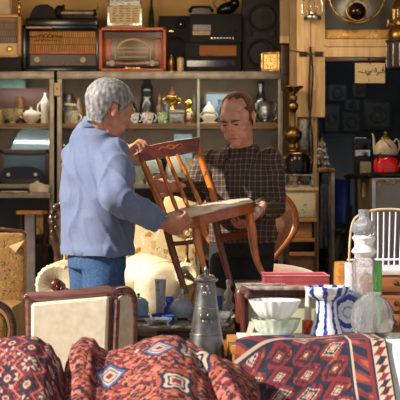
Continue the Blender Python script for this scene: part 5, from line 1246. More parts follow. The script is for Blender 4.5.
# large rug hanging over the front of the cloth
def pos_r(a, b):
    xr = .657 + .045 * b; xl = .128 - .03 * b
    x = xr + (xl - xr) * a
    Y0 = 4.93 - .25 * a; Y = Y0 - b * .60
    z = ZF + .016 - fall(YE - .012 - Y) + .004
    dn = min(1, max(0, (YE - Y) * 7))
    z += .010 * math.sin(a * 9 + b * 3) * (.3 + dn) + fold(x, Y * 1.5, 11) * (.3 + dn)
    z += .022 * math.exp(-((b - .05) / .07) ** 2) * a * a
    n_ = .05 * math.exp(-(((b - .60) + .10 * a) / .045) ** 2) * min(1, max(0, (a - .16) * 4)) * min(1, (1.02 - a) * 6)
    z += n_ * .6; Y -= n_ * .5
    if Y > YE - .012: z = max(z, ZF + .013)
    else: z = max(z, ZF + .013 - fall(YE - .012 - Y))
    return Vector((x, Y, z))
rug('flat_rug', 'red rug with white star border hanging over the white cloth', 280, 250, pos_r, pat_right)

# things standing on the market table
ZW = ZF + .0045
ZV = .655 + 18 * 4.74 / F + .001
vb = thing('wooden_crate', 'plain wooden crate carrying the tall silver vase', 'crate', (.01, 4.75, 0))
MB().box2((-.09, -.10, 0), (.085, .10, .655), .004).build('crate_body', m_oak, vb)
for z_ in (.12, .36, .58): MB().box2((-.092, -.105, z_), (.087, -.0995, z_ + .07), .001).build('slat', m_shelf, vb)
t, s = gl('silver_vase', 'tall tapering chased silver vase between the rugs', 'vase', 206, 4.74, [(18.5, -18), (19, -15), (17.6, 0), (15.8, 10), (13.4, 26), (11.2, 42), (9.6, 56), (9.2, 62), (12, 63), (12.4, 65), (9.5, 66)], m_pewter, zb=ZV, n=48)
MB().torus((0, 0, 36 * s), 12 * s, .6 * s).build('band', m_silver, t); MB().torus((0, 0, 10 * s), 15.8 * s, .8 * s).build('band', m_silver, t)
MB().lathe([(9.6 * s, 66 * s), (8 * s, 68 * s), (3 * s, 70 * s), (1.4 * s, 71 * s), (2.6 * s, 74 * s), (.5 * s, 78 * s)]).build('lid', m_silver, t)
for zz, rr in ((24, 13.4), (52, 10.0)):
    rel = MB()
    for k in range(5):
        rel.ball((rr * s * math.sin((k - 2) * .18), -rr * s * math.cos((k - 2) * .18), (zz + 4 * math.cos(k * 2.1)) * s), (1.5 * s, .5 * s, 2.8 * s), None, 8, 6)
    rel.build('chased_ornament', m_silver, t)
t, s = gl('fluted_bowl', 'white fluted milk glass bowl stacked on the greenish one', 'bowl', 275, 5.0, [(13, 0), (15, 1), (20, 7), (25.5, 17), (26, 18.4), (25, 18.4), (14, 3)], m_milk, rip=18, amp=.03, n=72, zb=ZW + 17.4 * 5 / F)
t, s = gl('fluted_bowl', 'greenish fluted glass bowl under the white one on the market table', 'bowl', 276, 5.0, [(12, 0), (14, 1), (20, 6), (23.5, 15), (24.5, 17), (23.4, 17), (14, 3)], m_greenish, rip=18, amp=.03, n=72, zb=ZW)
t, s = gl('blue_dish', 'flat cobalt blue glass dish on the cloth below the fluted bowls', 'dish', 276, 4.84, [(12, 0), (14, .6), (19, 4), (18.4, 4.4), (12, 1.4)], m_cobalt, zb=ZW)
t.scale = (1, .42, 1); t.location.y = 4.83; t['label'] = 'flat cobalt blue glass dish on the white cloth before the fluted bowls'
o = MB().box((0, 0, .028), (.035, .03, .055), (0, 0, .3), .003).build('spice_box', motif('red_orange_print', (196, 60, 34), [(226, 150, 40), (150, 30, 30), (236, 180, 90)], 50, .36, .5), None, (P(307.5, 0, 5.06).x, 5.06, ZW)); tag(o, 'small red and orange printed box beside the blue vase', 'box')
t = thing('paper_card', 'small white card leaning on the greenish fluted bowl', 'card', (P(250.5, 0, 4.93).x, 4.93, ZW))
MB().box((0, .012, .03), (.022, .002, .06), (-.3, .3, 0)).build('card_sheet', m_pale, t)
# blue and white vase
m_bluevase, nt, b_ = nmat('blue_striped_glaze')
tc = nt.nodes.new('ShaderNodeTexCoord'); sx = nt.nodes.new('ShaderNodeSeparateXYZ'); nt.links.new(tc.outputs['Object'], sx.inputs[0])
at_ = nt.nodes.new('ShaderNodeMath'); at_.operation = 'ARCTAN2'; nt.links.new(sx.outputs[0], at_.inputs[0]); nt.links.new(sx.outputs[1], at_.inputs[1])
ml = nt.nodes.new('ShaderNodeMath'); ml.operation = 'MULTIPLY'; ml.inputs[1].default_value = 9; nt.links.new(at_.outputs[0], ml.inputs[0])
si = nt.nodes.new('ShaderNodeMath'); si.operation = 'SINE'; nt.links.new(ml.outputs[0], si.inputs[0])
nz = nt.nodes.new('ShaderNodeTexNoise'); nz.inputs['Scale'].default_value = 70; nt.links.new(tc.outputs['Object'], nz.inputs['Vector'])
ad = nt.nodes.new('ShaderNodeMath'); ad.operation = 'MULTIPLY_ADD'; ad.inputs[1].default_value = 2.4; nt.links.new(nz.outputs[0], ad.inputs[0]); nt.links.new(si.outputs[0], ad.inputs[2])
nt.links.new(ramp(nt, ad.outputs[0], [(.0, (26, 36, 100)), (.35, (40, 62, 150)), (.62, (60, 80, 160)), (.76, (150, 158, 190)), (.92, (214, 216, 224))]), b_.inputs['Base Color']); b_.inputs['Roughness'].default_value = .12
t, s = gl('blue_vase', 'blue and white striped ceramic vase with a wide wavy rim', 'vase', 326.5, 5.0, [(15, 0), (16.5, 1.5), (16.6, 4), (14.6, 9), (12.4, 16), (10.8, 26), (10.4, 33), (11, 35), (10, 36)], m_bluevase, zb=ZW, n=48)
MB().lathe([(10 * s, 34 * s), (11 * s, 35.6 * s), (15 * s, 37.6 * s), (19.5 * s, 41 * s), (21.4 * s, 45 * s), (22 * s, 48.4 * s), (21 * s, 49.4 * s), (18.6 * s, 47 * s), (14 * s, 42 * s), (8 * s, 38 * s)], n=64, rip=7, amp=.06, cap=False).build('rim', m_bluevase, t)
# blue ringed plate leaning behind the ball jar
m_ring, nt, b_ = nmat('blue_ringed_plate')
tc = nt.nodes.new('ShaderNodeTexCoord'); ln_ = nt.nodes.new('ShaderNodeVectorMath'); ln_.operation = 'LENGTH'; nt.links.new(tc.outputs['Object'], ln_.inputs[0])
nz = nt.nodes.new('ShaderNodeTexNoise'); nz.inputs['Scale'].default_value = 60; nt.links.new(tc.outputs['Object'], nz.inputs['Vector'])
ad = nt.nodes.new('ShaderNodeMath'); ad.operation = 'MULTIPLY_ADD'; ad.inputs[1].default_value = .022; nt.links.new(nz.outputs[0], ad.inputs[0]); nt.links.new(ln_.outputs['Value'], ad.inputs[2])
k_ = nt.nodes.new('ShaderNodeMath'); k_.operation = 'MULTIPLY'; k_.inputs[1].default_value = 10; nt.links.new(ad.outputs[0], k_.inputs[0])
nt.links.new(ramp(nt, k_.outputs[0], [(0, (224, 226, 230)), (.30, (140, 160, 200)), (.36, (226, 228, 232)), (.52, (226, 228, 232)), (.56, (36, 62, 160)), (.74, (40, 70, 170)), (.78, (216, 220, 228)), (.9, (120, 150, 200))], True), b_.inputs['Base Color']); b_.inputs['Roughness'].default_value = .12
s = 5.03 / F
t = thing('painted_plate', 'white plate with a cobalt ring leaning behind the round glass jar', 'plate', (P(349, 0, 5.03).x, 5.03, ZW))
pl_ = MB().lathe([(.0005, 0), (10 * s, .001), (20 * s, .010), (22.5 * s, .012), (22 * s, .016), (10 * s, .006), (.0005, .005)], (0, 0, 0), 48).build('plate_body', m_ring, t); pl_.location = (0, .012, 22.4 * s); pl_.rotation_euler = (PI / 2 - .2, 0, .1)
t, s = gl('glass_jar', 'round cut glass ball jar in front of the ringed plate', 'jar', 372.5, 4.93, [(11, 0), (14, 1), (19, 7), (21.3, 15), (21.6, 22), (20, 30), (16, 37), (10, 41.5), (8.4, 43), (9, 45)], m_cut, rip=14, amp=.025, n=56, zb=ZW, hollow=.005)
t, s = gl('glass_bottle', 'tall clear cut glass bottle with a white waist and ball neck', 'bottle', 364, 5.06, [(10, 0), (11.4, 2), (11.4, 40), (11, 62), (12, 70), (10, 76), (7, 78)], m_cut, zb=ZW, rip=10, amp=.03, n=40, hollow=.005)
MB().lathe([(7.5 * s, 77 * s), (12.6 * s, 82 * s), (12 * s, 84 * s), (8 * s, 89 * s), (12 * s, 96 * s), (11 * s, 98 * s), (7 * s, 99 * s)], n=40).build('white_waist', m_milk, t)
MB().lathe([(6 * s, 98 * s), (10 * s, 99.6 * s), (12 * s, 103 * s), (12.2 * s, 107 * s), (10.4 * s, 111.4 * s), (6.4 * s, 114.4 * s), (5.2 * s, 116.5 * s), (5.4 * s, 122 * s), (6 * s, 124 * s), (4 * s, 124.5 * s)], n=32).build('ball_neck', glass('smoky_glass', (206, 212, 218), .05, 1.45, .25), t)
t, s = gl('green_tumbler', 'tall green glass bottle standing behind the cut glass bottle', 'bottle', 377, 5.08, [(4.4, 0), (4.8, 1), (5, 40), (5, 68), (3.6, 72), (3, 73)], m_greenglass, zb=ZW)
# ------------------------------------------------------------------ the chair the men hold
t = thing('wooden_chair', 'orange brown spindle back chair held up between the two men', 'chair', P(205, 240, 6.0))
o0 = t.location.copy()
def Q(px, py, Y): return P(px, py, Y) - o0
def bar(name, pts, r, mat, n=10, flat=1.0, sm=4):
    pp = smooth([tuple(q) for q in pts], sm) if len(pts) > 2 else pts
    rr = r if not hasattr(r, '__len__') else [interp([(k / (len(r) - 1), v) for k, v in enumerate(r)], i / (len(pp) - 1)) for i in range(len(pp))]
    return MB().tube(pp, rr, n, flat=flat).build(name, mat, t)
m_cdark = wood('chair_beech_shaded', (150, 78, 30), (98, 44, 16), .25, 5, 'Z', .4)  # darker copy of the chair beech, shade put into back legs and stretchers
cr = MB()
NB = 9; top = []; bot = []
for k in range(NB):
    f = k / (NB - 1); bow = .022 * math.sin(PI * f)
    top.append(Q(136 + 63.5 * f, 148.5 - 11.5 * f - 1.0 * math.sin(PI * f), 6.08 + .15 * f + bow)); bot.append(Q(141 + 57 * f, 162 - 10.5 * f, 6.06 + .15 * f + bow))
cr.prism(top + bot[::-1], (.004, .024, 0)); o = cr.build('crest_rail', m_chairred, t)
md = o.modifiers.new('b', 'BEVEL'); md.width = .004; md.segments = 2
em = MB(); em.torus(Q(171, 147, 6.125), .016, .002, (PI / 2, 0, 0), 20, 6, sz=.55)
for k in (-1, 1): em.tube([Q(171 + k * 4, 147 - k * .8, 6.12), Q(171 + k * 9, 145.4 - k * 1.6, 6.12), Q(171 + k * 12, 147.4 - k * 2.2, 6.12)], .002, 6)
em.build('carved_emblem', m_chair, t)
bar('back_stile', [Q(141, 158, 6.09), Q(149, 178, 6.06), Q(158, 198, 6.03), Q(165, 218, 6.0)], [.015, .016, .017, .017], m_chair)
bar('back_stile', [Q(196.5, 146, 6.24), Q(203, 165, 6.22), Q(211, 188, 6.20), Q(217, 206, 6.18)], [.015, .016, .017, .017], m_chair)
for a, b in (((157, 158, 6.13), (178, 213, 6.06)), ((167, 156.5, 6.15), (189, 209, 6.10)), ((177, 154.5, 6.18), (202, 206, 6.14))):
    p_, q_ = Q(*a), Q(*b); bar('spindle', [p_, p_.lerp(q_, .3), p_.lerp(q_, .55), p_.lerp(q_, .8), q_], [.008, .0105, .0085, .0115, .008], m_chair)
# seat: bare board on a stained rail
seat = [Q(163, 216, 6.02), Q(190, 207.5, 6.14), Q(216, 202.5, 6.20), Q(249, 200, 6.16), Q(253, 202.5, 6.06), Q(226, 208.5, 5.90), Q(200, 215.5, 5.82), Q(176, 221.5, 5.86), Q(165, 220, 5.95)]
st_ = MB(); st_.prism(seat, (.001, .0, .010)); o = st_.build('seat', m_pale, t); md = o.modifiers.new('b', 'BEVEL'); md.width = .004; md.segments = 2
rl = MB(); rl.prism([q + Vector((0, 0, -.048)) for q in seat], (0, 0, .047)); o = rl.build('seat_rail', wood('rail_veneer', (186, 96, 36), (140, 62, 22), .2, 6, 'X', .5), t)
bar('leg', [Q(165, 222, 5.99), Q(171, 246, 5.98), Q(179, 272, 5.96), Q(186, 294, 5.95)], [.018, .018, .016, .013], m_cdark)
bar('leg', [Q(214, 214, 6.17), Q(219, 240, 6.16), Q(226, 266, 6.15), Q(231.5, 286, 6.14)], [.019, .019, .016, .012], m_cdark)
bar('leg', [Q(249, 212, 6.07), Q(252, 232, 6.04), Q(254, 248, 6.02), Q(258, 264, 5.99), Q(267, 281, 5.96)], [.019, .023, .019, .015, .012], m_chair)
bar('leg', [Q(196, 222, 5.86), Q(197, 238, 5.84), Q(201, 256, 5.83), Q(205, 272, 5.82)], [.018, .022, .016, .012], m_chair)
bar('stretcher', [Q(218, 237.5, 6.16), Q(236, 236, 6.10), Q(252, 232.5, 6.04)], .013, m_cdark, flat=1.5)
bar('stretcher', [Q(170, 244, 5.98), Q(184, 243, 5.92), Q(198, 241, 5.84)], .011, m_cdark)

# ------------------------------------------------------------------ the two men
def frame_from(fwd, up):
    f = Vector(fwd).normalized(); u = Vector(up); u = (u - f * u.dot(f)).normalized(); r = f.cross(u)
    return Matrix((r, f, u)).transposed()       # columns: the man's own right hand side, forward, up
def hand(mb, W, f, n, thumb, curls=(38, 48, 30), sc_=1.0, spread=.10, tcurl=25, wr=.027):
    """W wrist, f towards the knuckles, n out of the palm, thumb +1/-1 = side along f x n"""
    f = Vector(f).normalized(); n = Vector(n); n = (n - f * n.dot(f)).normalized(); sd = f.cross(n) * thumb
    R = Matrix((f, sd, n)).transposed()
    k = sc_
    mb.tube([W - f * .03 * k, W + f * .01 * k, W + f * .035 * k], [wr, .028 * k, .030 * k], 12, flat=.8, rnd_caps=True)
    mb.ball(W + f * .055 * k, (.052 * k, .041 * k, .017 * k), R, 20, 12)
    mb.ball(W + f * .035 * k + sd * .022 * k + n * .008 * k, (.032 * k, .019 * k, .016 * k), R, 16, 10)
    for i, (off, ln0, rr) in enumerate(((.030, .96, .0092), (.0105, 1.08, .0096), (-.0095, 1.0, .0092), (-.028, .80, .0082))):
        base = W + f * (.094 - .006 * abs(i - 1)) * k + sd * off * k
        d = (f + sd * spread * (1.2 - i * .8) ).normalized(); pts = [base - d * .03 * k, base]; ang = 0; p = base
        for seg, c in zip((.044, .029, .023), curls):
            ang = math.radians(c + 3 * i); ax = d.cross(n)
            nd = (d * math.cos(ang) + n * math.sin(ang)).normalized(); nn_ = (n * math.cos(ang) - d * math.sin(ang)).normalized()
            d, n_loc = nd, nn_; p = p + d * seg * ln0 * k; pts.append(p.copy()); n_keep = n; n = n_loc
        mb.tube(pts, [rr * k, rr * 1.06 * k, rr * k, rr * .92 * k, rr * .78 * k], 10, rnd_caps=True)
        n = R.col[2].copy()
    tb = W + f * .022 * k + sd * .024 * k; d = (f * .62 + sd * .72 + n * .35).normalized(); pts = [tb - d * .01 * k]; p = tb
    for seg, c in zip((.040, .032, .026), (0, tcurl, tcurl)):
        a = math.radians(c); d = (d * math.cos(a) + (f * .75 - sd * .35 + n * .45).normalized() * math.sin(a)).normalized(); p = p + d * seg * k; pts.append(p.copy())
    mb.tube(pts, [.014 * k, .0122 * k, .0108 * k, .0088 * k], 10, rnd_caps=True)

def head(mb, c, R, k=1.0):
    def b(p, r, rot=None):
        rr = R @ (Euler(rot).to_matrix() if rot else Matrix.Identity(3)); mb.ball(Vector(c) + R @ (Vector(p) * k), [q * k for q in r], rr, 24, 16)
    b((0, -.016, .030), (.077, .097, .084)); b((0, .030, -.030), (.064, .062, .088)); b((0, .034, -.080), (.052, .052, .042))
    b((0, .074, -.104), (.022, .017, .017)); b((0, .066, .034), (.058, .026, .034))
    for x in (-1, 1):
        b((x * .030, .084, .018), (.024, .011, .008)); b((x * .044, .058, -.026), (.024, .028, .022)); b((x * .036, .058, -.062), (.024, .026, .026))
        b((x * .077, -.012, -.012), (.007, .019, .032), (0.18, 0, x * -.35)); b((x * .080, -.018, .006), (.008, .017, .016), (0, 0, x * -.4)); b((x * .076, -.004, -.034), (.006, .009, .011))
        b((x * .014, .100, -.036), (.0085, .011, .008)); b((x * .043, .024, -.084), (.016, .034, .022))
        b((x * .031, .080, .003), (.0150, .0105, .0085))
    mb.tube([Vector(c) + R @ (Vector(p) * k) for p in ((0, .086, .016), (0, .099, -.006), (0, .112, -.028), (0, .108, -.037))], [.0085 * k, .010 * k, .0125 * k, .009 * k], 12, rnd_caps=True)
    b((0, .092, -.060), (.022, .010, .0055)); b((0, .089, -.0705), (.019, .010, .006)); b((0, .086, -.05), (.018, .010, .009))

def face_bits(parent, c, R, k, brow, eyec):
    def at(p): return Vector(c) + R @ (Vector(p) * k)
    for x in (-1, 1):
        MB().ball(at((x * .031, .0865, -.0005)), (.0125 * k, .006 * k, .0042 * k), R, 16, 10).build('eye', eyec, parent)
        MB().tube([at((x * .014, .0945, .018)), at((x * .030, .0965, .0235)), at((x * .047, .084, .020))], [.0042 * k, .0048 * k, .003 * k], 8, rnd_caps=True).build('eyebrow', brow, parent)
    MB().tube([at((-.020, .0965, -.0655)), at((0, .1015, -.0650)), at((.020, .0965, -.0655))], .0016 * k, 6, rnd_caps=True).build('mouth_line', M('lip_line', (120, 66, 56), None, .6), parent)

def hair(parent, c, R, k, mat, keep, thick, rough, seed, nu=96, nv=64, rad=(.077, .097, .084), th_=.010):
    mb = MB(); vs = []; ok = []
    for j in range(nv + 1):
        th = PI * j / nv
        for i in range(nu):
            a = 2 * PI * i / nu; q = Vector((math.sin(th) * math.cos(a), math.sin(th) * math.sin(a), math.cos(th)))
            tk = thick(q) if callable(thick) else thick
            nz = noise.noise(Vector((q.x * 14 + seed, q.y * 14, q.z * 20))) * rough + noise.noise(Vector((q.x * 34, q.y * 34 + seed, q.z * 40))) * rough * .7
            
            if th > 1.75:
                ex = th - 1.75; la = .984 * (1 - .42 * ex); q = Vector((la * math.cos(a), la * math.sin(a), -.178 - ex * 1.05))
            p = Vector((q.x * (rad[0] + tk + nz), q.y * (rad[1] + tk + nz) - .016, q.z * (rad[2] + tk + nz) + .030))
            vs.append(Vector(c) + R @ (p * k)); ok.append(keep(p + Vector((0, 0, nz * 1.2))))
    fs = []
    for j in range(nv):
        for i in range(nu):
            f = (j * nu + i, (j + 1) * nu + i, (j + 1) * nu + (i + 1) % nu, j * nu + (i + 1) % nu)
            if all(ok[q] for q in f): fs.append(f)
    mb.add(vs, fs); o = mb.build('hair', mat, parent, fix=False, sharp=180)
    bm = bmesh.new(); bm.from_mesh(o.data); bmesh.ops.delete(bm, geom=[v for v in bm.verts if not v.link_faces], context='VERTS'); bmesh.ops.remove_doubles(bm, verts=bm.verts, dist=.0004); bmesh.ops.recalc_face_normals(bm, faces=bm.faces); bm.to_mesh(o.data); bm.free()
    md = o.modifiers.new('s', 'SOLIDIFY'); md.thickness = th_ * k; md.offset = -1 if False else 0
    return o

def rings(spec, Y0, fwd):
    f = Vector((fwd[0], fwd[1], 0)).normalized(); r = Vector((f.y, -f.x, 0)); out = []
    for (px, py, ru, rv, *dy) in spec:
        out.append((P(px, py, Y0 + (dy[0] if dy else 0)), r * ru, f * rv))
    return out
def garment(name, parts, mat, parent, vox, wr, it=3):
    mb = MB(); parts(mb); o = mb.build(name, mat, parent, fix=True, sharp=180)
    remesh(o, vox, it)
    if wr: wrinkle(o, wr)
    return o
def legs(mb, hips, knees, ankles, r0, r1, r2):
    for h_, k_, a_ in zip(hips, knees, ankles): mb.tube([h_, h_.lerp(k_, .35), k_, a_], [r0, r0 * .93, r1, r2], 18, rnd_caps=False)
def shoe(parent, ank, f, mat):
    f = Vector((f[0], f[1], 0)).normalized(); s_ = Vector((-f.y, f.x, 0))
    rg = []
    for d, w_, h_ in ((-.085, .028, .05), (-.07, .038, .075), (-.02, .042, .09), (.06, .046, .06), (.13, .047, .045), (.17, .036, .034), (.185, .018, .02)):
        rg.append((Vector((ank.x, ank.y, 0)) + f * d + Vector((0, 0, h_ / 2 + .004)), s_ * w_, Vector((0, 0, h_ / 2))))
    MB().loft(rg, 16, 2.6).build('shoe', mat, parent)

def relax(o, c, rad, it):
    bm = bmesh.new(); bm.from_mesh(o.data); vs = [v for v in bm.verts if (v.co - Vector(c)).length < rad]
    for _ in range(it): bmesh.ops.smooth_vert(bm, verts=vs, factor=.5, use_axis_x=True, use_axis_y=True, use_axis_z=True)
    bm.to_mesh(o.data); bm.free()
# --- the grey haired man in the blue jacket
Y1 = 5.8; f1 = Vector((math.cos(math.radians(46)), math.sin(math.radians(46)), 0)); r1 = Vector((f1.y, -f1.x, 0))
yaw = math.radians(30); pt = math.radians(-20)
fh = Vector((math.cos(yaw) * math.cos(pt), math.sin(yaw) * math.cos(pt), math.sin(pt))); R1 = frame_from(fh, (0.05, 0, 1)); c1 = P(110, 109.5, 5.74); k1 = 1.02
sh1 = P(95, 155, Y1); Sr = sh1 + r1 * .128; Sl = sh1 - r1 * .122
Er, Wr = P(116, 199, 5.54), P(161, 223, 5.62); El, Wl = P(103, 196, 6.16), P(127, 164.5, 6.02)
hipL, hipR = P(89, 256, 5.88), P(103, 256, 5.76)
def gnd(p, z=.09): return Vector((p.x, p.y, z))
aL, aR = gnd(P(88, 0, 5.92)), gnd(P(104, 0, 5.74)); kL, kR = hipL.lerp(aL, .5) + f1 * .02, hipR.lerp(aR, .5) + f1 * .02
mb = MB()
head(mb, c1, R1, k1)
mb.tube([c1 + R1 @ Vector((0, -.022, -.05)), P(101, 134, 5.79), P(97, 148, Y1)], [.053, .054, .072], 18, rnd_caps=True)
mb.loft(rings([(97, 262, .14, .10), (97, 235, .14, .095), (96, 200, .145, .10), (95, 170, .15, .10), (95, 152, .14, .09), (97, 140, .09, .07), (98, 134, .05, .05)], Y1, f1))
mb.tube([Sr, Er, Wr], [.055, .044, .030], 14, rnd_caps=True); mb.tube([Sl, El, Wl], [.055, .044, .030], 14, rnd_caps=True)
legs(mb, [hipL, hipR], [kL, kR], [aL, aR], .078, .052, .04)
for a_ in (aL, aR): mb.ball(a_ + Vector((0, 0, -.03)) + f1 * .05, (.09, .035, .035), frame_from((-f1.y, f1.x, 0), (0, 0, 1)))
hand(mb, Wr, (1, .12, -.02), (-.10, .8, .5), -1, (42, 52, 34), 1.05, .08)
hand(mb, Wl, (.22, .10, .95), (.95, -.15, -.25), 1, (35, 55, 40), .95, .06)
man = mb.build('person', m_skin1, None, sharp=180); remesh(man, .0042, 3); relax(man, c1, .15, 9)
tag(man, 'grey haired person in a light blue jacket and jeans holding the chair', 'person')
m_denimj = M('blue_cotton', (102, 115, 148), (97, 110, 143), .8, 0, 90, 3, .03, (1, 1, 1), .35, .65, .1)
def ridge(p, a, b, c, k):
    return max(0, 1 - abs(noise.noise(Vector((p.x * a + k, p.y * b, p.z * c)))) * 5) ** 1.5
def jwr(p):
    return .009 * ridge(p, 7 , 7, 3.2, 1.7) + .006 * ridge(Vector((p.x + .55 * p.z, p.y, p.z * .6)), 10, 9, 6, 4.2) + .008 * noise.noise(Vector((p.x * 9 + p.z * 5, p.y * 9, p.z * 7))) + .010 * math.sin(p.z * 26 + p.x * 34 + 6 * noise.noise(p * 4)) * max(0, noise.noise(Vector((p.x * 5, p.y * 5, p.z * 4 + 9))) + .15)
def jk(mb):
    mb.loft(rings([(97.5, 254, .172, .122), (97.5, 250, .178, .126), (97.5, 243, .172, .121), (97, 225, .178, .124), (96.5, 195, .178, .124), (95.5, 175, .176, .120), (95.5, 160, .164, .112), (96.5, 148, .144, .102), (97.5, 138, .118, .094), (98, 129, .092, .084), (99, 122, .070, .072)], Y1, f1), 48, 2.7)
    mb.tube([Sr - r1 * .05 + Vector((0, 0, .01)), Sr + (Er - Sr) * .3, Er, Er.lerp(Wr, .5), Wr + (Er - Wr) * .16], [.070, .080, .070, .060, .052], 20, rnd_caps=False)
    mb.ball(Sr, .076); mb.ball(Er, .068)
    mb.tube([Sl + r1 * .04, Sl + (El - Sl) * .3, El, El.lerp(Wl, .5), Wl + (El - Wl) * .14], [.066, .070, .066, .058, .049], 20)
    mb.ball(Sl, .070); mb.ball(El, .064)
jacket = garment('jacket', jk, m_denimj, man, .0075, jwr)
cf = MB(); d_ = (Wr - Er).normalized(); cf.tube([Wr - d_ * .046, Wr - d_ * .01], [.0525, .051], 24, caps=True); cf.build('cuff', m_denimj, jacket)
cf = MB(); d_ = (Wl - El).normalized(); cf.tube([Wl - d_ * .05, Wl - d_ * .01], [.051, .049], 24, caps=True); cf.build('cuff', m_denimj, jacket)
hb = MB(); hb.loft(rings([(97.5, 254.5, .178, .127), (97.5, 249, .1815, .1295), (97.5, 246, .178, .127)], Y1, f1), 48, 2.7); hb.build('hem_band', m_denimj, jacket)
def collar(parent, name, spec, Y0, f, mat, th):
    f = Vector((f[0], f[1], 0)).normalized(); r = Vector((f.y, -f.x, 0)); rows = []
    N = 40; vs = []
    for (px, py, ru, rv, drop) in spec:
        for i in range(N):
            a = math.radians(115) + math.radians(310) * i / (N - 1)   # open at the throat
            vs.append(P(px, py, Y0) + r * (ru * math.cos(a)) + f * (rv * math.sin(a)) + Vector((0, 0, -drop * max(0, math.sin(a)))))
    fs = [(j * N + i, j * N + i + 1, (j + 1) * N + i + 1, (j + 1) * N + i) for j in range(len(spec) - 1) for i in range(N - 1)]
    o = MB().add(vs, fs).build(name, mat, parent, fix=True, sharp=180); md = o.modifiers.new('s', 'SOLIDIFY'); md.thickness = th; return o
collar(jacket, 'collar', [(101, 128, .074, .076, .05), (102, 116.5, .069, .076, .075), (101.5, 116.8, .075, .082, .077), (99.5, 128, .096, .094, .06)], 5.795, f1, m_denimj, .005)
collar(man, 'shirt_collar', [(102, 127, .066, .068, .03), (103.5, 113.6, .064, .070, .070)], 5.79, f1, M('white_shirt', (226, 222, 222), (206, 202, 204), .7), .004)
m_jean = M('blue_denim', (54, 88, 132), (38, 66, 106), .85, 0, 90, 4, .15)
def jn(mb):
    mb.loft(rings([(97, 268, .155, .110), (97, 252, .155, .110), (97, 240, .15, .105)], Y1, f1), 28)
    legs(mb, [hipL, hipR], [kL, kR], [gnd(aL, .05), gnd(aR, .05)], .100, .080, .072)
garment('jeans', jn, m_jean, man, .009, lambda p: .005 * noise.noise(Vector((p.x * 10, p.y * 10, p.z * 14))))
for a_ in (aL, aR): shoe(man, a_, f1, m_dkwood)
m_ghair = M('grey_hair', (158, 156, 158), (96, 94, 96), .6, 0, 60, 5, .3, (1, 1, .5))
def keep1(p):
    if p.z < -.105: return False
    if p.y > .052 and p.z < .075 - (p.y - .052) * .0: return p.z > .052 + .25 * (p.y - .052)
    if p.y > .022: return p.z > -.005 + (p.y - .022) * 1.7
    if p.y > -.032: return p.z > .018 or (p.y > -.0 and p.z > -.022)
    return p.z > -.083
hair(man, c1, R1, k1, m_ghair, keep1, lambda q: .008 + .007 * max(0, q.z), .004, 3)
face_bits(man, c1, R1, k1, M('grey_brow', (120, 116, 112), None, .7), M('dark_eye', (60, 44, 38), None, .2))

# --- the balding man in the checked shirt
Y2 = 6.42; f2 = Vector((-.35, -.94, 0)).normalized(); r2 = Vector((f2.y, -f2.x, 0))
ya = math.radians(180 + 63); pt = math.radians(-27)
fh = Vector((math.cos(ya) * math.cos(pt), math.sin(ya) * math.cos(pt), math.sin(pt))); R2 = frame_from(fh, (-.03, 0, 1)); c2 = P(237.5, 117.5, 6.28); k2 = 1.03
sh2 = P(239, 163, Y2); Tr = sh2 + r2 * .165; Tl = sh2 - r2 * .160
Fr, Vr = P(194, 190, 6.34), P(175, 186, 6.16); Fl, Vl = P(273, 207, 6.40), P(258, 210.5, 6.14)
h2L, h2R = P(256, 240, 6.44), P(228, 240, 6.46)
b2L, b2R = gnd(P(257, 0, 6.42)), gnd(P(225, 0, 6.46)); q2L, q2R = h2L.lerp(b2L, .5) + f2 * .02, h2R.lerp(b2R, .5) + f2 * .02
mb = MB(); head(mb, c2, R2, k2)
mb.tube([c2 + R2 @ Vector((0, -.022, -.05)), P(242, 145, 6.38), P(240, 158, Y2)], [.054, .055, .075], 18, rnd_caps=True)
mb.loft(rings([(242, 248, .145, .10), (242, 222, .14, .10), (240, 195, .15, .105), (239, 175, .155, .105), (239, 164, .15, .09), (240, 154, .09, .07), (241, 148, .05, .05)], Y2, f2))
mb.tube([Tr, Fr, Vr], [.055, .043, .030], 14, rnd_caps=True); mb.tube([Tl, Fl, Vl], [.055, .043, .030], 14, rnd_caps=True)
legs(mb, [h2L, h2R], [q2L, q2R], [b2L, b2R], .078, .052, .04)
for a_ in (b2L, b2R): mb.ball(a_ + Vector((0, 0, -.03)) + f2 * .05, (.035, .09, .035), frame_from(f2, (0, 0, 1)))
hand(mb, Vr, (-.95, -.28, .0), (-.15, -.75, .35), -1, (40, 52, 36), 1.0, .08)
hand(mb, Vl, (-.62, -.22, -.70), (-.65, .35, .55), 1, (48, 55, 36), 1.0, .06)
man2 = mb.build('person', m_skin2, None, sharp=180); remesh(man2, .0042, 3); relax(man2, c2, .15, 8)
tag(man2, 'balding person in a dark checked shirt looking down at the chair', 'person')
m_plaid, nt, b_ = nmat('brown_check_cotton')
co = coords(nt, 'Object', (1, 1, 1), (.0, .0, .35)); sx = nt.nodes.new('ShaderNodeSeparateXYZ'); nt.links.new(co, sx.inputs[0])
def stripes(sock, per, wd):
    a = nt.nodes.new('ShaderNodeMath'); a.operation = 'MULTIPLY'; a.inputs[1].default_value = 1 / per; nt.links.new(sock, a.inputs[0])
    fr_ = nt.nodes.new('ShaderNodeMath'); fr_.operation = 'FRACT'; nt.links.new(a.outputs[0], fr_.inputs[0])
    lt = nt.nodes.new('ShaderNodeMath'); lt.operation = 'LESS_THAN'; lt.inputs[1].default_value = wd; nt.links.new(fr_.outputs[0], lt.inputs[0]); return lt.outputs[0]
nz = nt.nodes.new('ShaderNodeTexNoise'); nz.inputs['Scale'].default_value = 9; nt.links.new(co, nz.inputs['Vector'])
wx = nt.nodes.new('ShaderNodeMath'); wx.operation = 'MULTIPLY_ADD'; wx.inputs[1].default_value = .02; nt.links.new(nz.outputs[0], wx.inputs[0]); nt.links.new(sx.outputs[0], wx.inputs[2])
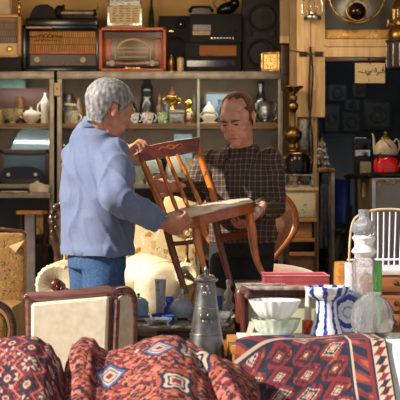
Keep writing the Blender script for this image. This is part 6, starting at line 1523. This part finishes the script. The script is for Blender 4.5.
wz = nt.nodes.new('ShaderNodeMath'); wz.operation = 'MULTIPLY_ADD'; wz.inputs[1].default_value = .02; nt.links.new(nz.outputs[0], wz.inputs[0]); nt.links.new(sx.outputs[2], wz.inputs[2])
v1_ = stripes(wx.outputs[0], .024, .22); v2_ = stripes(wz.outputs[0], .027, .2)
mx_ = nt.nodes.new('ShaderNodeMath'); mx_.operation = 'ADD'; nt.links.new(v1_, mx_.inputs[0]); nt.links.new(v2_, mx_.inputs[1])
hf = nt.nodes.new('ShaderNodeMath'); hf.operation = 'MULTIPLY'; hf.inputs[1].default_value = .5; nt.links.new(mx_.outputs[0], hf.inputs[0])
nt.links.new(ramp(nt, hf.outputs[0], [(0, (60, 46, 38)), (.5, (98, 82, 70)), (1, (140, 122, 106))]), b_.inputs['Base Color']); b_.inputs['Roughness'].default_value = .85
def swr(p):
    return .006 * ridge(p, 8, 8, 3.5, 6.1) + .006 * ridge(Vector((p.x - .6 * p.z, p.y, p.z * .6)), 11, 9, 6, 2.2) + .006 * noise.noise(Vector((p.x * 9 + p.z * 6, p.y * 9, p.z * 7 + 4))) + .006 * math.sin(p.z * 30 - p.x * 30 + 5 * noise.noise(p * 5)) * max(0, noise.noise(Vector((p.x * 5 + 3, p.y * 5, p.z * 4))) + .12)
def st2(mb):
    mb.loft(rings([(243, 243, .168, .125), (243, 236, .172, .128), (241, 215, .165, .122), (240, 192, .170, .125), (239, 176, .178, .125), (239, 166, .180, .115), (240, 157, .150, .098), (241, 150, .100, .082), (241.5, 146.5, .070, .068)], Y2, f2), 40)
    mb.tube([Tr - r2 * .04, Tr + (Fr - Tr) * .35, Fr, Fr.lerp(Vr, .5), Vr + (Fr - Vr) * .2], [.072, .073, .060, .052, .044], 20)
    mb.ball(Tr, .076); mb.ball(Fr, .058)
    mb.tube([Tl + r2 * .04, Tl + (Fl - Tl) * .35, Fl, Fl.lerp(Vl, .5), Vl + (Fl - Vl) * .14], [.072, .073, .060, .053, .044], 20)
    mb.ball(Tl, .074); mb.ball(Fl, .058)
shirt = garment('shirt', st2, m_plaid, man2, .0075, swr)
collar(shirt, 'collar', [(241, 150, .074, .074, .01), (241, 143, .072, .078, .03), (240.5, 143.6, .082, .086, .036), (240, 151, .104, .098, .05)], 6.40, f2, m_plaid, .005)
d_ = (Vl - Fl).normalized(); MB().tube([Vl - d_ * .05, Vl - d_ * .012], [.047, .045], 24).build('cuff', m_plaid, shirt)
d_ = (Vr - Fr).normalized(); MB().tube([Vr - d_ * .05, Vr - d_ * .012], [.047, .045], 24).build('cuff', m_plaid, shirt)
for k in range(5):
    bt = MB()
    q = P(234 + k * .8, 160 + 14 * k, Y2) + f2 * (.10 + .02 * min(k, 1) + .009); bt.ball(q, (.006, .003, .006), None, 10, 6)
    bt.build('button', m_ink, shirt)
m_trs = M('black_trousers', (32, 32, 36), (22, 22, 26), .8, 0, 60, 3, .1)
def tr2(mb):
    mb.loft(rings([(242, 256, .155, .115), (242, 240, .155, .112), (242, 230, .15, .11)], Y2, f2), 28)
    legs(mb, [h2L, h2R], [q2L, q2R], [gnd(b2L, .05), gnd(b2R, .05)], .098, .078, .07)
garment('trousers', tr2, m_trs, man2, .009, lambda p: .005 * noise.noise(Vector((p.x * 10, p.y * 10, p.z * 12))))
for a_ in (b2L, b2R): shoe(man2, a_, f2, m_blackgloss)
m_bhair = M('brown_hair', (124, 72, 44), (74, 46, 30), .75, 0, 80, 4, .4, (1, 1, .5))
def keep2(p):
    if p.z < -.075: return False
    if p.z > .062: return p.y < .026 - .35 * abs(p.x) + .01 * math.sin(p.x * 160)
    if p.y > .018: return p.z > .030 + (p.y - .018) * 1.6 and abs(p.x) > .055 and p.y < .045
    if p.y > -.030: return p.z > .020 or (p.y > -.002 and p.z > -.015)
    return p.z > -.060
hair(man2, c2, R2, k2, m_bhair, keep2, lambda q: .003 - .0015 * max(0, q.z), .0022, 9, th_=.004)
face_bits(man2, c2, R2, k2, M('brown_brow', (84, 56, 40), None, .7), M('dark_eye_brown', (58, 40, 32), None, .2))
# wristwatch
d_ = (Vl - Fl).normalized(); wt = thing('wristwatch', 'steel wristwatch on the wrist of the balding person', 'watch', Vl + d_ * .004)
q_ = d_.to_track_quat('Z', 'Y').to_matrix()
MB().add([q_ @ v for v in MB().torus((0, 0, 0), .033, .005, (0, 0, 0), 28, 8).v], MB().torus((0, 0, 0), .033, .005, (0, 0, 0), 28, 8).f).build('strap', m_silver, wt)
MB().ball((-.005, -.034, .004), (.014, .006, .014), None, 16, 8).build('watch_case', m_china, wt)
